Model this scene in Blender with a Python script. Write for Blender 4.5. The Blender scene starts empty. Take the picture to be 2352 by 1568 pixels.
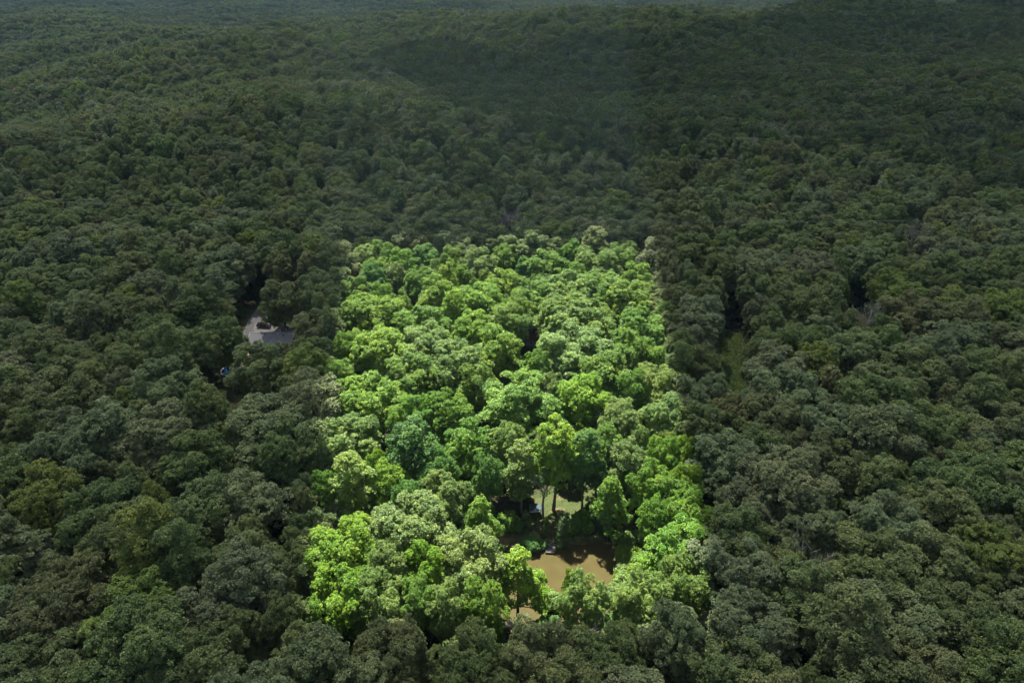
import bpy, math, random
import numpy as np
from mathutils import Vector, Matrix
R = math.radians
random.seed(7)
rng = np.random.default_rng(11)
S = bpy.context.scene
COL = S.collection

# ------------------------------------------------------------------ camera, world, sun, exposure
CAMZ = 125.0; PITCH = 27.9
cam = bpy.data.cameras.new('camera'); camo = bpy.data.objects.new('camera', cam); COL.objects.link(camo)
camo.location = (0, 0, CAMZ); camo.rotation_euler = (R(90 - PITCH), 0, 0)
cam.lens = 24; cam.sensor_width = 36; cam.clip_start = 1; cam.clip_end = 30000
S.camera = camo
SUN_AZ, SUN_EL = -16.0, 61.0            # azimuth from +Y (view direction), negative = left
SDIR = np.array([math.sin(R(SUN_AZ)) * math.cos(R(SUN_EL)), math.cos(R(SUN_AZ)) * math.cos(R(SUN_EL)), math.sin(R(SUN_EL))])
w = bpy.data.worlds.new('World'); S.world = w; w.use_nodes = True
wn = w.node_tree.nodes; wl = w.node_tree.links
sky = wn.new('ShaderNodeTexSky'); sky.sky_type = 'NISHITA'; sky.sun_disc = False
sky.sun_elevation = R(SUN_EL); sky.sun_rotation = R(SUN_AZ)
wl.new(sky.outputs[0], wn['Background'].inputs[0]); wn['Background'].inputs[1].default_value = 0.11
sl = bpy.data.lights.new('sun', 'SUN'); sl.energy = 5.0; sl.angle = R(0.5); sl.color = (1, 0.95, 0.86)
so = bpy.data.objects.new('sun', sl); COL.objects.link(so)
so.rotation_euler = Vector(SDIR).to_track_quat('Z', 'Y').to_euler()
vs = S.view_settings; vs.view_transform = 'Standard'; vs.look = 'None'; vs.gamma = 1; vs.exposure = 2.38
cy = S.cycles
cy.max_bounces = 4; cy.diffuse_bounces = 2; cy.glossy_bounces = 2; cy.transmission_bounces = 3
cy.transparent_max_bounces = 10; cy.volume_bounces = 0
cy.use_denoising = True; cy.use_adaptive_sampling = True; cy.adaptive_threshold = 0.02
cy.sample_clamp_indirect = 4; cy.caustics_reflective = False; cy.caustics_refractive = False

# ------------------------------------------------------------------ photo pixel (2352 x 1568 view) -> world
F = 1568.0
cp, sp = math.cos(R(PITCH)), math.sin(R(PITCH))
def unp(dx, dy, z=0.0):
    u = (dx - 1176) / F; v = (784 - dy) / F
    d = np.array([u, cp + v * sp, -sp + v * cp])
    t = (z - CAMZ) / d[2]
    return np.array([d[0] * t, d[1] * t, z])
def proj(x, y, z):
    zz = z - CAMZ
    f = y * cp - zz * sp; up = y * sp + zz * cp
    return 1176 + F * x / f, 784 - F * up / f, f
def inpoly(x, y, P):
    x = np.asarray(x, float); y = np.asarray(y, float); ins = np.zeros(np.broadcast(x, y).shape, bool)
    n = len(P)
    for i in range(n):
        x1, y1 = P[i][:2]; x2, y2 = P[(i + 1) % n][:2]
        c = ((y1 > y) != (y2 > y)) & (x < (x2 - x1) * (y - y1) / ((y2 - y1) or 1e-9) + x1)
        ins ^= c
    return ins
def dpoly(x, y, P):
    """signed distance, negative inside"""
    x = np.asarray(x, float); y = np.asarray(y, float); best = np.full(np.broadcast(x, y).shape, 1e9)
    n = len(P)
    for i in range(n):
        ax, ay = P[i][:2]; bx, by = P[(i + 1) % n][:2]
        L = (bx - ax) ** 2 + (by - ay) ** 2 + 1e-9
        t = np.clip(((x - ax) * (bx - ax) + (y - ay) * (by - ay)) / L, 0, 1)
        best = np.minimum(best, np.hypot(x - ax - t * (bx - ax), y - ay - t * (by - ay)))
    return np.where(inpoly(x, y, P), -best, best)
def U(pts, z=0.0): return [tuple(unp(a, b, z)[:2]) for a, b in pts]
def sm(a, b, x):
    t = np.clip((np.asarray(x, float) - a) / (b - a), 0, 1); return t * t * (3 - 2 * t)

LOT = U([(801, 568), (1502, 572), (1640, 1408), (688, 1420)], 19)
POND = U([(1222, 1270), (1262, 1262), (1300, 1254), (1345, 1249), (1392, 1246), (1404, 1256), (1411, 1272), (1414, 1292), (1412, 1330), (1408, 1372),
          (1380, 1420), (1300, 1440), (1180, 1440), (1100, 1420), (1080, 1370), (1100, 1330), (1160, 1310), (1205, 1295)], -0.5)
LAWN = U([(1150, 1215), (1215, 1150), (1270, 1120), (1370, 1118), (1400, 1170), (1475, 1215), (1470, 1265), (1440, 1290), (1425, 1330), (1418, 1260), (1395, 1236), (1300, 1244), (1220, 1262), (1150, 1240)])
YARD = U([(540, 800), (560, 730), (600, 690), (640, 720), (700, 730), (720, 830), (640, 930), (560, 930), (500, 880), (490, 840)])
MEADOW = U([(1636, 760), (1700, 770), (1708, 850), (1700, 940), (1650, 940), (1630, 830)])
BANK = U([(1425, 1260), (1500, 1260), (1520, 1340), (1480, 1400), (1415, 1400), (1418, 1320)])

# ------------------------------------------------------------------ terrain
def terrain(x, y):
    x = np.asarray(x, float); y = np.asarray(y, float)
    az = x / np.maximum(y, 50)
    crest = np.interp(az, [-1.2, -0.75, -0.45, -0.25, 0, 0.35, 0.75, 1.2], [-20, -18, 8, 36, 46, 54, 60, 64])
    yc = np.interp(az, [-1, -0.5, 0, 0.5, 1], [1050, 1200, 1400, 1550, 1600])
    z = crest * sm(290, 1, 1 - 0) * 0 + crest * sm(300, yc, np.minimum(y, yc))
    back = sm(yc, yc + 800, y)
    z = z * (1 - back) - 10 * back
    far = sm(2300, 5200, y)
    hills = 62 + 34 * np.sin(x / 620.0 + 1.1) * np.sin(y / 700.0 + .4) + 24 * np.sin(x / 310.0 + y / 900.0) + 12 * np.sin(x / 170. - y / 260.)
    z = z + far * np.maximum(hills, 8)
    mid = sm(yc + 250, yc + 700, y) * (1 - sm(3600, 4300, y))
    z = z + mid * 32 * 1.4 * np.maximum(0, np.sin(x / 430.0 + 2.2) * np.sin(y / 420.0 + 0.2))
    a = sm(270, 620, y)
    z = z + a * (9 * np.sin(x / 110.0 + y / 170.0) + 12.0 * np.sin(y / 95.0 - x / 230.0 + 2.4 + .8 * np.sin(x / 190.)) + 4 * np.sin(x / 47. + 2) * np.sin(y / 52.))
    a2 = sm(30, 60, -y) + sm(150, 300, np.abs(x)) * (1 - sm(200, 300, y))
    z = z + np.clip(a2, 0, 1) * 3.5 * np.sin(x / 60. + .5) * np.sin(y / 70. + 1)
    return z
def tz(x, y): return float(terrain(x, y))

# ------------------------------------------------------------------ materials
def mat(name):
    m = bpy.data.materials.new(name); m.use_nodes = True
    return m, m.node_tree.nodes, m.node_tree.links, m.node_tree.nodes['Principled BSDF']
def noisy(name, c1, c2, scale=3.0, rough=.8, bump=0.0, spec=.3, metal=0.0, detail=5, coord='Object'):
    m, n, l, b = mat(name)
    tc = n.new('ShaderNodeTexCoord'); t = n.new('ShaderNodeTexNoise'); t.inputs['Scale'].default_value = scale; t.inputs['Detail'].default_value = detail
    l.new(tc.outputs[coord], t.inputs['Vector'])
    r = n.new('ShaderNodeValToRGB'); r.color_ramp.elements[0].position = .35; r.color_ramp.elements[1].position = .65
    r.color_ramp.elements[0].color = (*c1, 1); r.color_ramp.elements[1].color = (*c2, 1)
    l.new(t.outputs['Fac'], r.inputs[0]); l.new(r.outputs[0], b.inputs['Base Color'])
    b.inputs['Roughness'].default_value = rough; b.inputs['Specular IOR Level'].default_value = spec; b.inputs['Metallic'].default_value = metal
    if bump:
        bp = n.new('ShaderNodeBump'); bp.inputs['Strength'].default_value = bump; bp.inputs['Distance'].default_value = .05
        l.new(t.outputs['Fac'], bp.inputs['Height']); l.new(bp.outputs[0], b.inputs['Normal'])
    return m
def leaf_material():
    m, n, l, b = mat('foliage')
    at = n.new('ShaderNodeAttribute'); at.attribute_type = 'INSTANCER'; at.attribute_name = 'tint'
    av = n.new('ShaderNodeAttribute'); av.attribute_type = 'GEOMETRY'; av.attribute_name = 'leaf_age'
    mr = n.new('ShaderNodeMapRange'); mr.inputs['To Min'].default_value = .5; mr.inputs['To Max'].default_value = 1.5
    l.new(av.outputs['Fac'], mr.inputs['Value'])
    hs = n.new('ShaderNodeHueSaturation'); l.new(at.outputs['Color'], hs.inputs['Color']); l.new(mr.outputs[0], hs.inputs['Value'])
    mh = n.new('ShaderNodeMapRange'); mh.inputs['To Min'].default_value = .53; mh.inputs['To Max'].default_value = .47
    l.new(av.outputs['Fac'], mh.inputs['Value']); l.new(mh.outputs[0], hs.inputs['Hue'])
    l.new(hs.outputs[0], b.inputs['Base Color']); b.inputs['Roughness'].default_value = .5; b.inputs['Specular IOR Level'].default_value = .35
    tr = n.new('ShaderNodeBsdfTranslucent')
    h2 = n.new('ShaderNodeHueSaturation'); h2.inputs['Hue'].default_value = .49; h2.inputs['Value'].default_value = 1.1; l.new(hs.outputs[0], h2.inputs['Color']); l.new(h2.outputs[0], tr.inputs[0])
    mx = n.new('ShaderNodeMixShader'); mx.inputs[0].default_value = .40
    l.new(b.outputs[0], mx.inputs[1]); l.new(tr.outputs[0], mx.inputs[2]); l.new(mx.outputs[0], n['Material Output'].inputs[0])
    return m
LEAF = leaf_material()
BARK = noisy('bark', (.05, .04, .032), (.12, .10, .085), 4, .9, .5)
PALEBARK = noisy('weathered_wood', (.15, .14, .125), (.25, .235, .215), 5, .85, .4)
WHITEBARK = noisy('pale_bark', (.09, .085, .075), (.16, .15, .135), 3, .85, .4)

# ------------------------------------------------------------------ mesh helpers
def mesh_from(name, V, Fc, mats, fm=None, age=None, smooth=False):
    """V (n,3); Fc list/array of faces; fm material index per face; age per-vertex attribute"""
    me = bpy.data.meshes.new(name)
    if isinstance(Fc, np.ndarray):
        k = Fc.shape[1]; me.vertices.add(len(V)); me.vertices.foreach_set('co', np.asarray(V, np.float32).ravel())
        me.loops.add(Fc.size); me.loops.foreach_set('vertex_index', Fc.astype(np.int32).ravel())
        me.polygons.add(len(Fc)); me.polygons.foreach_set('loop_start', np.arange(0, Fc.size, k, dtype=np.int32))
        me.update(calc_edges=True)
    else:
        me.from_pydata([tuple(v) for v in V], [], Fc)
    for m in mats: me.materials.append(m)
    if fm is not None: me.polygons.foreach_set('material_index', np.asarray(fm, np.int32))
    if age is not None:
        a = me.attributes.new('leaf_age', 'FLOAT', 'POINT'); a.data.foreach_set('value', np.asarray(age, np.float32))
    me.polygons.foreach_set('use_smooth', [smooth] * len(me.polygons))
    me.validate(); me.update()
    return me
class MB:
    def __init__(s): s.v = []; s.f = []; s.m = []
    def box(s, c, sz, rz=0.0, m=0, taper=1.0):
        b = len(s.v); cx, cyy, cz = c; a, bb, h = [q / 2 for q in sz]
        for dz in (-1, 1):
            t = taper if dz > 0 else 1
            for dx, dy in ((-1, -1), (1, -1), (1, 1), (-1, 1)):
                x, y = dx * a * t, dy * bb * t
                s.v.append((cx + x * math.cos(rz) - y * math.sin(rz), cyy + x * math.sin(rz) + y * math.cos(rz), cz + dz * h))
        for q in ((0, 3, 2, 1), (4, 5, 6, 7), (0, 1, 5, 4), (1, 2, 6, 5), (2, 3, 7, 6), (3, 0, 4, 7)):
            s.f.append([b + i for i in q]); s.m.append(m)
        return s
    def tube(s, pts, rad, n=6, m=0, cap=True):
        b = len(s.v); pts = [Vector(p) for p in pts]
        for i, p in enumerate(pts):
            d = (pts[min(i + 1, len(pts) - 1)] - pts[max(i - 1, 0)]); d = d.normalized() if d.length > 1e-9 else Vector((0, 0, 1))
            a = d.orthogonal().normalized(); c = d.cross(a)
            r = rad[i] if hasattr(rad, '__len__') else rad
            for k in range(n):
                t = 2 * math.pi * k / n; s.v.append(tuple(p + (a * math.cos(t) + c * math.sin(t)) * r))
        for i in range(len(pts) - 1):
            # align ring start to avoid twist
            best = min(range(n), key=lambda o: (Vector(s.v[b + i * n]) - Vector(s.v[b + (i + 1) * n + o])).length)
            for k in range(n):
                k2 = (k + 1) % n
                s.f.append([b + i * n + k, b + i * n + k2, b + (i + 1) * n + (k2 + best) % n, b + (i + 1) * n + (k + best) % n]); s.m.append(m)
            if best:
                ring = s.v[b + (i + 1) * n: b + (i + 2) * n]; s.v[b + (i + 1) * n: b + (i + 2) * n] = ring[best:] + ring[:best]
                for q in s.f[-n:]:
                    for j in (2, 3): q[j] = b + (i + 1) * n + (q[j] - b - (i + 1) * n - best) % n
        if cap:
            s.f.append([b + k for k in reversed(range(n))]); s.m.append(m)
            e = b + (len(pts) - 1) * n; s.f.append([e + k for k in range(n)]); s.m.append(m)
        return s
    def poly(s, pts, m=0):
        b = len(s.v); s.v += [tuple(p) for p in pts]; s.f.append(list(range(b, b + len(pts)))); s.m.append(m); return s
    def prism(s, pts, h, m=0):
        """closed prism from an outline (list of 3D points) extruded by vector h"""
        b = len(s.v); n = len(pts); h = Vector(h)
        s.v += [tuple(p) for p in pts] + [tuple(Vector(p) + h) for p in pts]
        s.f.append([b + i for i in reversed(range(n))]); s.m.append(m); s.f.append([b + n + i for i in range(n)]); s.m.append(m)
        for i in range(n):
            j = (i + 1) % n; s.f.append([b + i, b + j, b + n + j, b + n + i]); s.m.append(m)
        return s
    def mesh(s, name, mats, smooth=False):
        return mesh_from(name, s.v, s.f, mats if isinstance(mats, (list, tuple)) else [mats], s.m, smooth=smooth)
def link(name, me, parent=None, loc=None, rz=0.0):
    o = bpy.data.objects.new(name, me); COL.objects.link(o)
    if parent is not None: o.parent = parent
    if loc is not None: o.location = loc
    if rz: o.rotation_euler = (0, 0, rz)
    return o
def tag(o, label=None, cat=None, group=None, kind=None):
    if label: o['label'] = label
    if cat: o['category'] = cat
    if group: o['group'] = group
    if kind: o['kind'] = kind
    return o
def thing(name, label, cat, loc=(0, 0, 0), rz=0.0, group=None, scale=None):
    o = link(name, None, None, loc, rz)
    if scale is not None: o.scale = scale
    return tag(o, label, cat, group)
def part(name, mb, mats, parent, smooth=False): return link(name, mb.mesh(name, mats, smooth), parent)

# ------------------------------------------------------------------ foliage builders (unit: metres, base at origin)
def leaf_quads(P, N, size, r, aspect=.62):
    """P centres, N normals -> quad verts; rhombus-shaped leaf sprays slightly folded"""
    n = len(P)
    N = N / (np.linalg.norm(N, axis=1, keepdims=True) + 1e-9)
    a = r.normal(size=(n, 3)); T = np.cross(N, a); T /= (np.linalg.norm(T, axis=1, keepdims=True) + 1e-9); B = np.cross(N, T)
    s = (size * r.uniform(.65, 1.35, n))[:, None]
    fold = N * s * .12
    V = np.stack([P + T * s * .5 - fold, P + B * s * aspect * .5 + fold, P - T * s * .5 - fold, P - B * s * aspect * .5 + fold], 1)
    return V.reshape(-1, 3)
def crown_lobes(shape, Rc, H, r):
    L = []
    if shape == 'round': n, lo = 22, .27
    elif shape == 'broad': n, lo = 26, .245
    elif shape == 'tall': n, lo = 24, .29
    elif shape == 'ragged': n, lo = 21, .25
    else: n, lo = 19, .29
    prof = dict(round=lambda t: (1 - abs(2 * t - .95) ** 2.2) ** .5 if abs(2 * t - .95) < 1 else .2,
                broad=lambda t: max(.15, (1 - abs((t - .38) / .64) ** 2.4)) ** .5 if t > .2 else .6 + t * 2,
                tall=lambda t: .35 + .75 * (min(t / .3, 1)) * (1 - max(0, (t - .3) / .7) ** 1.4),
                ragged=lambda t: (1 - abs(2 * t - 1) ** 2) ** .5 * .95,
                cone=lambda t: 1.02 * (1 - t) ** .75 + .12)[shape]
    golden = 2.39996
    for i in range(n):
        t = (i + .5) / n; t = .06 + .88 * t
        pr = prof(t); lr = Rc * lo * r.uniform(.65, 1.4)
        if t > .82: lr *= .85
        rad = max(0, pr * Rc - lr * .8) * r.uniform(.70, 1.2)
        an = golden * i + r.uniform(-.5, .5)
        c = np.array([rad * math.cos(an), rad * math.sin(an), t * H + r.uniform(-.04, .04) * H])
        L.append((c, lr, r.uniform(.75, 1.0)))
        if rad > Rc * .45 and shape != 'tall':      # companion opposite keeps the ring closed
            c2 = np.array([-rad * math.cos(an + r.uniform(-.4, .4)), -rad * math.sin(an + r.uniform(-.4, .4)), c[2] + r.uniform(-.05, .05) * H])
            L.append((c2, lr * r.uniform(.75, 1.1), r.uniform(.75, 1)))
    L.append((np.array([0, 0, H * .45]), Rc * .55, 1.0))
    return L
def crown(shape, Rc, H, zb, seed, leaf=.36, tuft=.8, per=29, dens=1.0):
    r = np.random.default_rng(seed)
    L = crown_lobes(shape, Rc, H, r)
    Ps, Ns, Ag = [], [], []
    for (c, lr, fl) in L:
        n = max(6, int(4 * math.pi * lr * lr / (tuft * tuft * 1.15) * dens))
        d = r.normal(size=(n, 3)); d /= np.linalg.norm(d, axis=1, keepdims=True)
        d[:, 2] = np.where(d[:, 2] < -.55, -d[:, 2], d[:, 2])
        pos = c + d * (lr * r.uniform(.74, 1.24, n))[:, None] * np.array([1, 1, fl])
        keep = np.ones(n, bool)
        for (c2, l2, f2) in L:
            if c2 is c: continue
            q = (pos - c2) / np.array([1, 1, f2]); keep &= np.linalg.norm(q, axis=1) > l2 * .82
        pos = pos[keep]; d = d[keep]; n = len(pos)
        if n == 0: continue
        lobe_age = r.uniform(-.15, .15)
        tr = tuft * r.uniform(.55, 1.15, n) * .75
        tage = np.clip(.5 + lobe_age + r.normal(0, .14, n), 0, 1)
        m = per
        ld = r.normal(size=(n, m, 3)); ld /= np.linalg.norm(ld, axis=2, keepdims=True)
        ld = ld + (d * .6 + np.array([0, 0, .35]))[:, None, :]; ld /= np.linalg.norm(ld, axis=2, keepdims=True)
        p = pos[:, None, :] + ld * (tr[:, None] * r.uniform(.55, 1.1, (n, m)))[:, :, None]
        nn = ld * .75 + d[:, None, :] * .35 + r.normal(0, .42, (n, m, 3)) + np.array([0, 0, .25])
        Ps.append(p.reshape(-1, 3)); Ns.append(nn.reshape(-1, 3)); Ag.append((tage[:, None] + r.normal(0, .07, (n, m))).ravel())
    P = np.concatenate(Ps); N = np.concatenate(Ns); A = np.clip(np.concatenate(Ag), 0, 1)
    P = P + np.array([0, 0, zb])
    V = leaf_quads(P, N, leaf, r)
    return V, np.repeat(A, 4), L
def crown_mesh(name, *a, **k):
    V, A, L = crown(*a, **k)
    return mesh_from(name, V, np.arange(len(V)).reshape(-1, 4), [LEAF], None, A), L
def trunk_mb(H, zb, Hc, L, r, rad=.34, n=7):
    mb = MB(); bend = [r.uniform(-.5, .5) for _ in range(4)]
    pts = []; rs = []
    for i in range(8):
        t = i / 7; z = t * (zb + Hc * .78)
        pts.append((bend[0] * math.sin(t * 2.4) * 1.2, bend[1] * math.sin(t * 2.2) * 1.2, z - (.6 if i == 0 else 0))); rs.append(rad * (1.35 if i == 0 else 1 - .82 * t))
    mb.tube(pts, rs, n)
    for (c, lr, fl) in L[:14]:
        zs = max(zb * .85, zb + c[2] - np.hypot(c[0], c[1]) * .9 - 1.0)
        t = min(zs / (zb + Hc * .78), .95); i = int(t * 7); f = t * 7 - i
        a = Vector(pts[i]).lerp(Vector(pts[min(i + 1, 7)]), f); b = Vector((c[0], c[1], c[2] + zb))
        m1 = a.lerp(b, .5) + Vector((r.uniform(-.3, .3), r.uniform(-.3, .3), -.25))
        r0 = rad * (1 - .82 * t) * .55
        mb.tube([a, m1, b, b + (b - m1).normalized() * lr * .7], [r0, r0 * .7, r0 * .4, r0 * .12], 5)
    return mb
class Kind: pass
KINDS = {}
def make_kind(key, shape, Rc, Hc, zb, seed, pale=False):
    k = Kind(); k.R = Rc; k.H = Hc + zb; k.zb = zb; k.Hc = Hc; k.shape = shape
    k.crown, L = crown_mesh('crown', shape, Rc, Hc, zb, seed)
    k.trunk = trunk_mb(k.H, zb, Hc, L, random.Random(seed)).mesh('trunk', [WHITEBARK if pale else BARK], True)
    KINDS[key] = k
    return k
make_kind('round1', 'round', 5.9, 16, 6, 101)
make_kind('round2', 'round', 6.2, 15, 7, 102)
make_kind('round3', 'round', 5.5, 15, 7, 103)
make_kind('broad1', 'broad', 7.1, 15, 7, 104)
make_kind('broad2', 'broad', 7.3, 14, 8, 105)
make_kind('broad3', 'broad', 6.7, 15, 7, 106)
make_kind('tall1', 'tall', 4.4, 18, 7, 107, True)
make_kind('tall2', 'tall', 4.6, 18, 8, 108, True)
make_kind('ragged1', 'ragged', 6.2, 17, 6, 109)
make_kind('ragged2', 'ragged', 6.6, 16, 7, 110)
make_kind('cone1', 'cone', 4.4, 16, 3, 111)
make_kind('cone2', 'cone', 4.8, 15, 5, 112)
def pine_mesh(name, Rc, H, zb, seed, droop=.12, leaf=.5, tiers=16, nb=9, pw=.8):
    r = np.random.default_rng(seed); P, N, A = [], [], []; mb = MB()
    mb.tube([(0, 0, -.5), (0, 0, H * .5), (0, 0, H * .98)], [.33, .2, .04], 7)
    for i in range(tiers):
        t = i / (tiers - 1); z = zb + (H - zb) * t * .97; ln = Rc * (1 - t) ** pw + .35
        for b in range(nb if t < .85 else 5):
            an = 2 * math.pi * b / nb + i * 1.3 + r.uniform(-.3, .3); l = ln * r.uniform(.65, 1.15)
            if r.random() < .12: continue
            m = int(max(6, l * 17)); s = r.random(m) ** .75
            wd = (.16 + .42 * np.sin(np.clip(s, 0, 1) * 2.6)) * l * .42
            lat = r.uniform(-1, 1, m) * wd; rr = s * l
            zz = z + rr * .16 - droop * rr ** 1.6 + r.normal(0, .10, m)
            x = rr * math.cos(an) - lat * math.sin(an); y = rr * math.sin(an) + lat * math.cos(an)
            P.append(np.stack([x, y, zz], 1)); N.append(np.stack([np.full(m, .25 * math.cos(an)), np.full(m, .25 * math.sin(an)), np.ones(m)], 1) + r.normal(0, .35, (m, 3)))
            A.append(np.full(m, r.uniform(.25, .75)))
            mb.tube([(0, 0, z), (l * .5 * math.cos(an), l * .5 * math.sin(an), z + l * .08), (l * .9 * math.cos(an), l * .9 * math.sin(an), z + l * .14 - droop * (l * .9) ** 1.6)], [.07, .045, .015], 4, cap=False)
    P = np.concatenate(P); V = leaf_quads(P, np.concatenate(N), leaf, r, .4)
    A = np.repeat(np.concatenate(A), 4)
    return mesh_from(name, V, np.arange(len(V)).reshape(-1, 4), [LEAF], None, A), mb.mesh('trunk', [BARK])
for i, (Rc, H, zb, dr, pw) in enumerate([(5.0, 24, 5, .03, .62), (4.6, 22, 4, .05, .7), (3.4, 19, 2, .06, .85), (1.9, 6.5, .3, .02, .7)]):
    k = Kind(); k.R, k.H, k.zb, k.Hc, k.shape = Rc, H, zb, H - zb, 'pine'
    k.crown, k.trunk = pine_mesh('crown', Rc, H, zb, 300 + i, dr, .5 if i < 3 else .3, 17 if i < 3 else 13, 9, pw)
    KINDS['pine%d' % (i + 1)] = k
def branches(mb, p, d, ln, rad, depth, r, tips):
    n = 4; pts = [Vector(p)]; dd = Vector(d)
    for i in range(n):
        dd = (dd + Vector((r.uniform(-.22, .22), r.uniform(-.22, .22), r.uniform(-.05, .16)))).normalized(); pts.append(pts[-1] + dd * ln / n)
    mb.tube(pts, [rad * (1 - .55 * i / n) for i in range(n + 1)], 5 if rad > .06 else 3, cap=False)
    tips.append(pts[-1])
    if depth == 0: return
    for k in range(r.choice((3, 4)) if depth > 1 else 3):
        i = r.choice((2, 3, 4)); q = Vector((r.uniform(-1, 1), r.uniform(-1, 1), r.uniform(-.1, .9))).normalized()
        branches(mb, pts[i], (dd * .75 + q * .85).normalized(), ln * r.uniform(.5, .75), max(.065, rad * (1 - .5 * i / n) * .68), depth - 1, r, tips)
def bare_mesh(seed, H=17, rad=.34):
    r = random.Random(seed); mb = MB(); tips = []
    pts = [(0, 0, -.5), (.2, .1, H * .25), (.1, -.2, H * .5)]
    mb.tube(pts, [rad * 1.2, rad, rad * .8], 7)
    for k in range(4):
        an = k * 1.57 + r.uniform(-.4, .4)
        branches(mb, pts[-1] if k % 2 else (.15, -.05, H * .4), (math.cos(an) * .7, math.sin(an) * .7, 1), H * .34, rad * .55, 3, r, tips)
    return mb.mesh('branches', [PALEBARK]), tips
def sparse_leaves(tips, seed, leaf=.35, m=9):
    r = np.random.default_rng(seed); T = np.array([tuple(t) for t in tips]); T = np.repeat(T, m, 0) + r.normal(0, .5, (len(tips) * m, 3))
    V = leaf_quads(T, r.normal(size=T.shape) + np.array([0, 0, 1]), leaf, r)
    return mesh_from('foliage', V, np.arange(len(V)).reshape(-1, 4), [LEAF], None, np.full(len(V), .5))
BARE = [bare_mesh(s, h) for s, h in ((21, 17), (22, 19), (23, 15))]
SHRUB = [crown_mesh('foliage', 'broad', 1.7, 2.4, .1, 401, leaf=.28, tuft=.42, per=14)[0], crown_mesh('foliage', 'round', 1.4, 2.9, .1, 402, leaf=.3, tuft=.42, per=14)[0],
         crown_mesh('foliage', 'broad', 2.2, 1.7, .0, 403, leaf=.3, tuft=.5, per=14)[0]]
def stems():
    mb = MB(); r = random.Random(5)
    for i in range(5): a = i * 1.26; mb.tube([(.1 * math.cos(a), .1 * math.sin(a), -.1), (.5 * math.cos(a), .5 * math.sin(a), .8), (.8 * math.cos(a), .8 * math.sin(a), 1.6)], [.04, .03, .01], 4)
    return mb.mesh('stem', [BARK])
STEMS = stems()

# ------------------------------------------------------------------ ground
def axis(core0, core1, step, lo, hi, g=1.07):
    a = list(np.arange(core0, core1 + step, step)); s = step; x = a[-1]
    while x < hi: s = min(s * g, 60); x += s; a.append(x)
    s = step; x = a[0]; pre = []
    while x > lo: s = min(s * g, 60); x -= s; pre.append(x)
    return np.array(pre[::-1] + a)
xs = axis(-120, 120, 1.2, -7000, 7000); ys = axis(80, 290, 1.2, -500, 7600)
GX, GY = np.meshgrid(xs, ys)
GZ = terrain(GX, GY)
near = (np.abs(GX) < 130) & (GY > 60) & (GY < 300)
dp = np.full(GX.shape, 99.0); dp[near] = dpoly(GX[near], GY[near], POND)
ed = dp + .5 * np.sin(GX * 1.3) * np.sin(GY * 1.7)
GZ = GZ - 1.9 * (1 - sm(-1.6, .9, ed)) + np.where(near, .12 * np.sin(GX * .9) * np.sin(GY * .8), 0)
grass = np.zeros(GX.shape); soil = np.zeros(GX.shape)
for P in (LAWN, YARD, MEADOW, BANK):
    q = np.full(GX.shape, 99.0); q[near | (GY < 420) & (np.abs(GX) < 300)] = dpoly(GX[near | (GY < 420) & (np.abs(GX) < 300)], GY[near | (GY < 420) & (np.abs(GX) < 300)], P)
    grass = np.maximum(grass, 1 - sm(-1, 2.5, q))
soil = np.where(near, .75 * (1 - sm(.15, .7, np.abs(dp - .05))), 0)
SPOTS = [(1245, 1218, 1.6), (1234, 1220, 1.3), (1262, 1216, 1.2), (1285, 1143, .7), (1264, 1232, 1.2), (1210, 1222, 1.6), (1155, 1240, 2.2), (1228, 760, 3.0), (1222, 790, 3.0), (1430, 1190, 3.2), (1465, 605, 5), (590, 915, 2.5), (1278, 1172, .8)]
for a, b, rr in SPOTS:
    p = unp(a, b, 0); soil = np.maximum(soil, 1 - sm(rr * .5, rr * 1.3, np.hypot(GX - p[0], (GY - p[1])) + .5 * np.sin(GX * 2.1 + GY) + .4 * np.sin(GY * 2.9)))
V = np.stack([GX, GY, GZ], -1).reshape(-1, 3); ny, nx = GX.shape
I = np.arange(ny * nx).reshape(ny, nx)
Q = np.stack([I[:-1, :-1], I[:-1, 1:], I[1:, 1:], I[1:, :-1]], -1).reshape(-1, 4)
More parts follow.
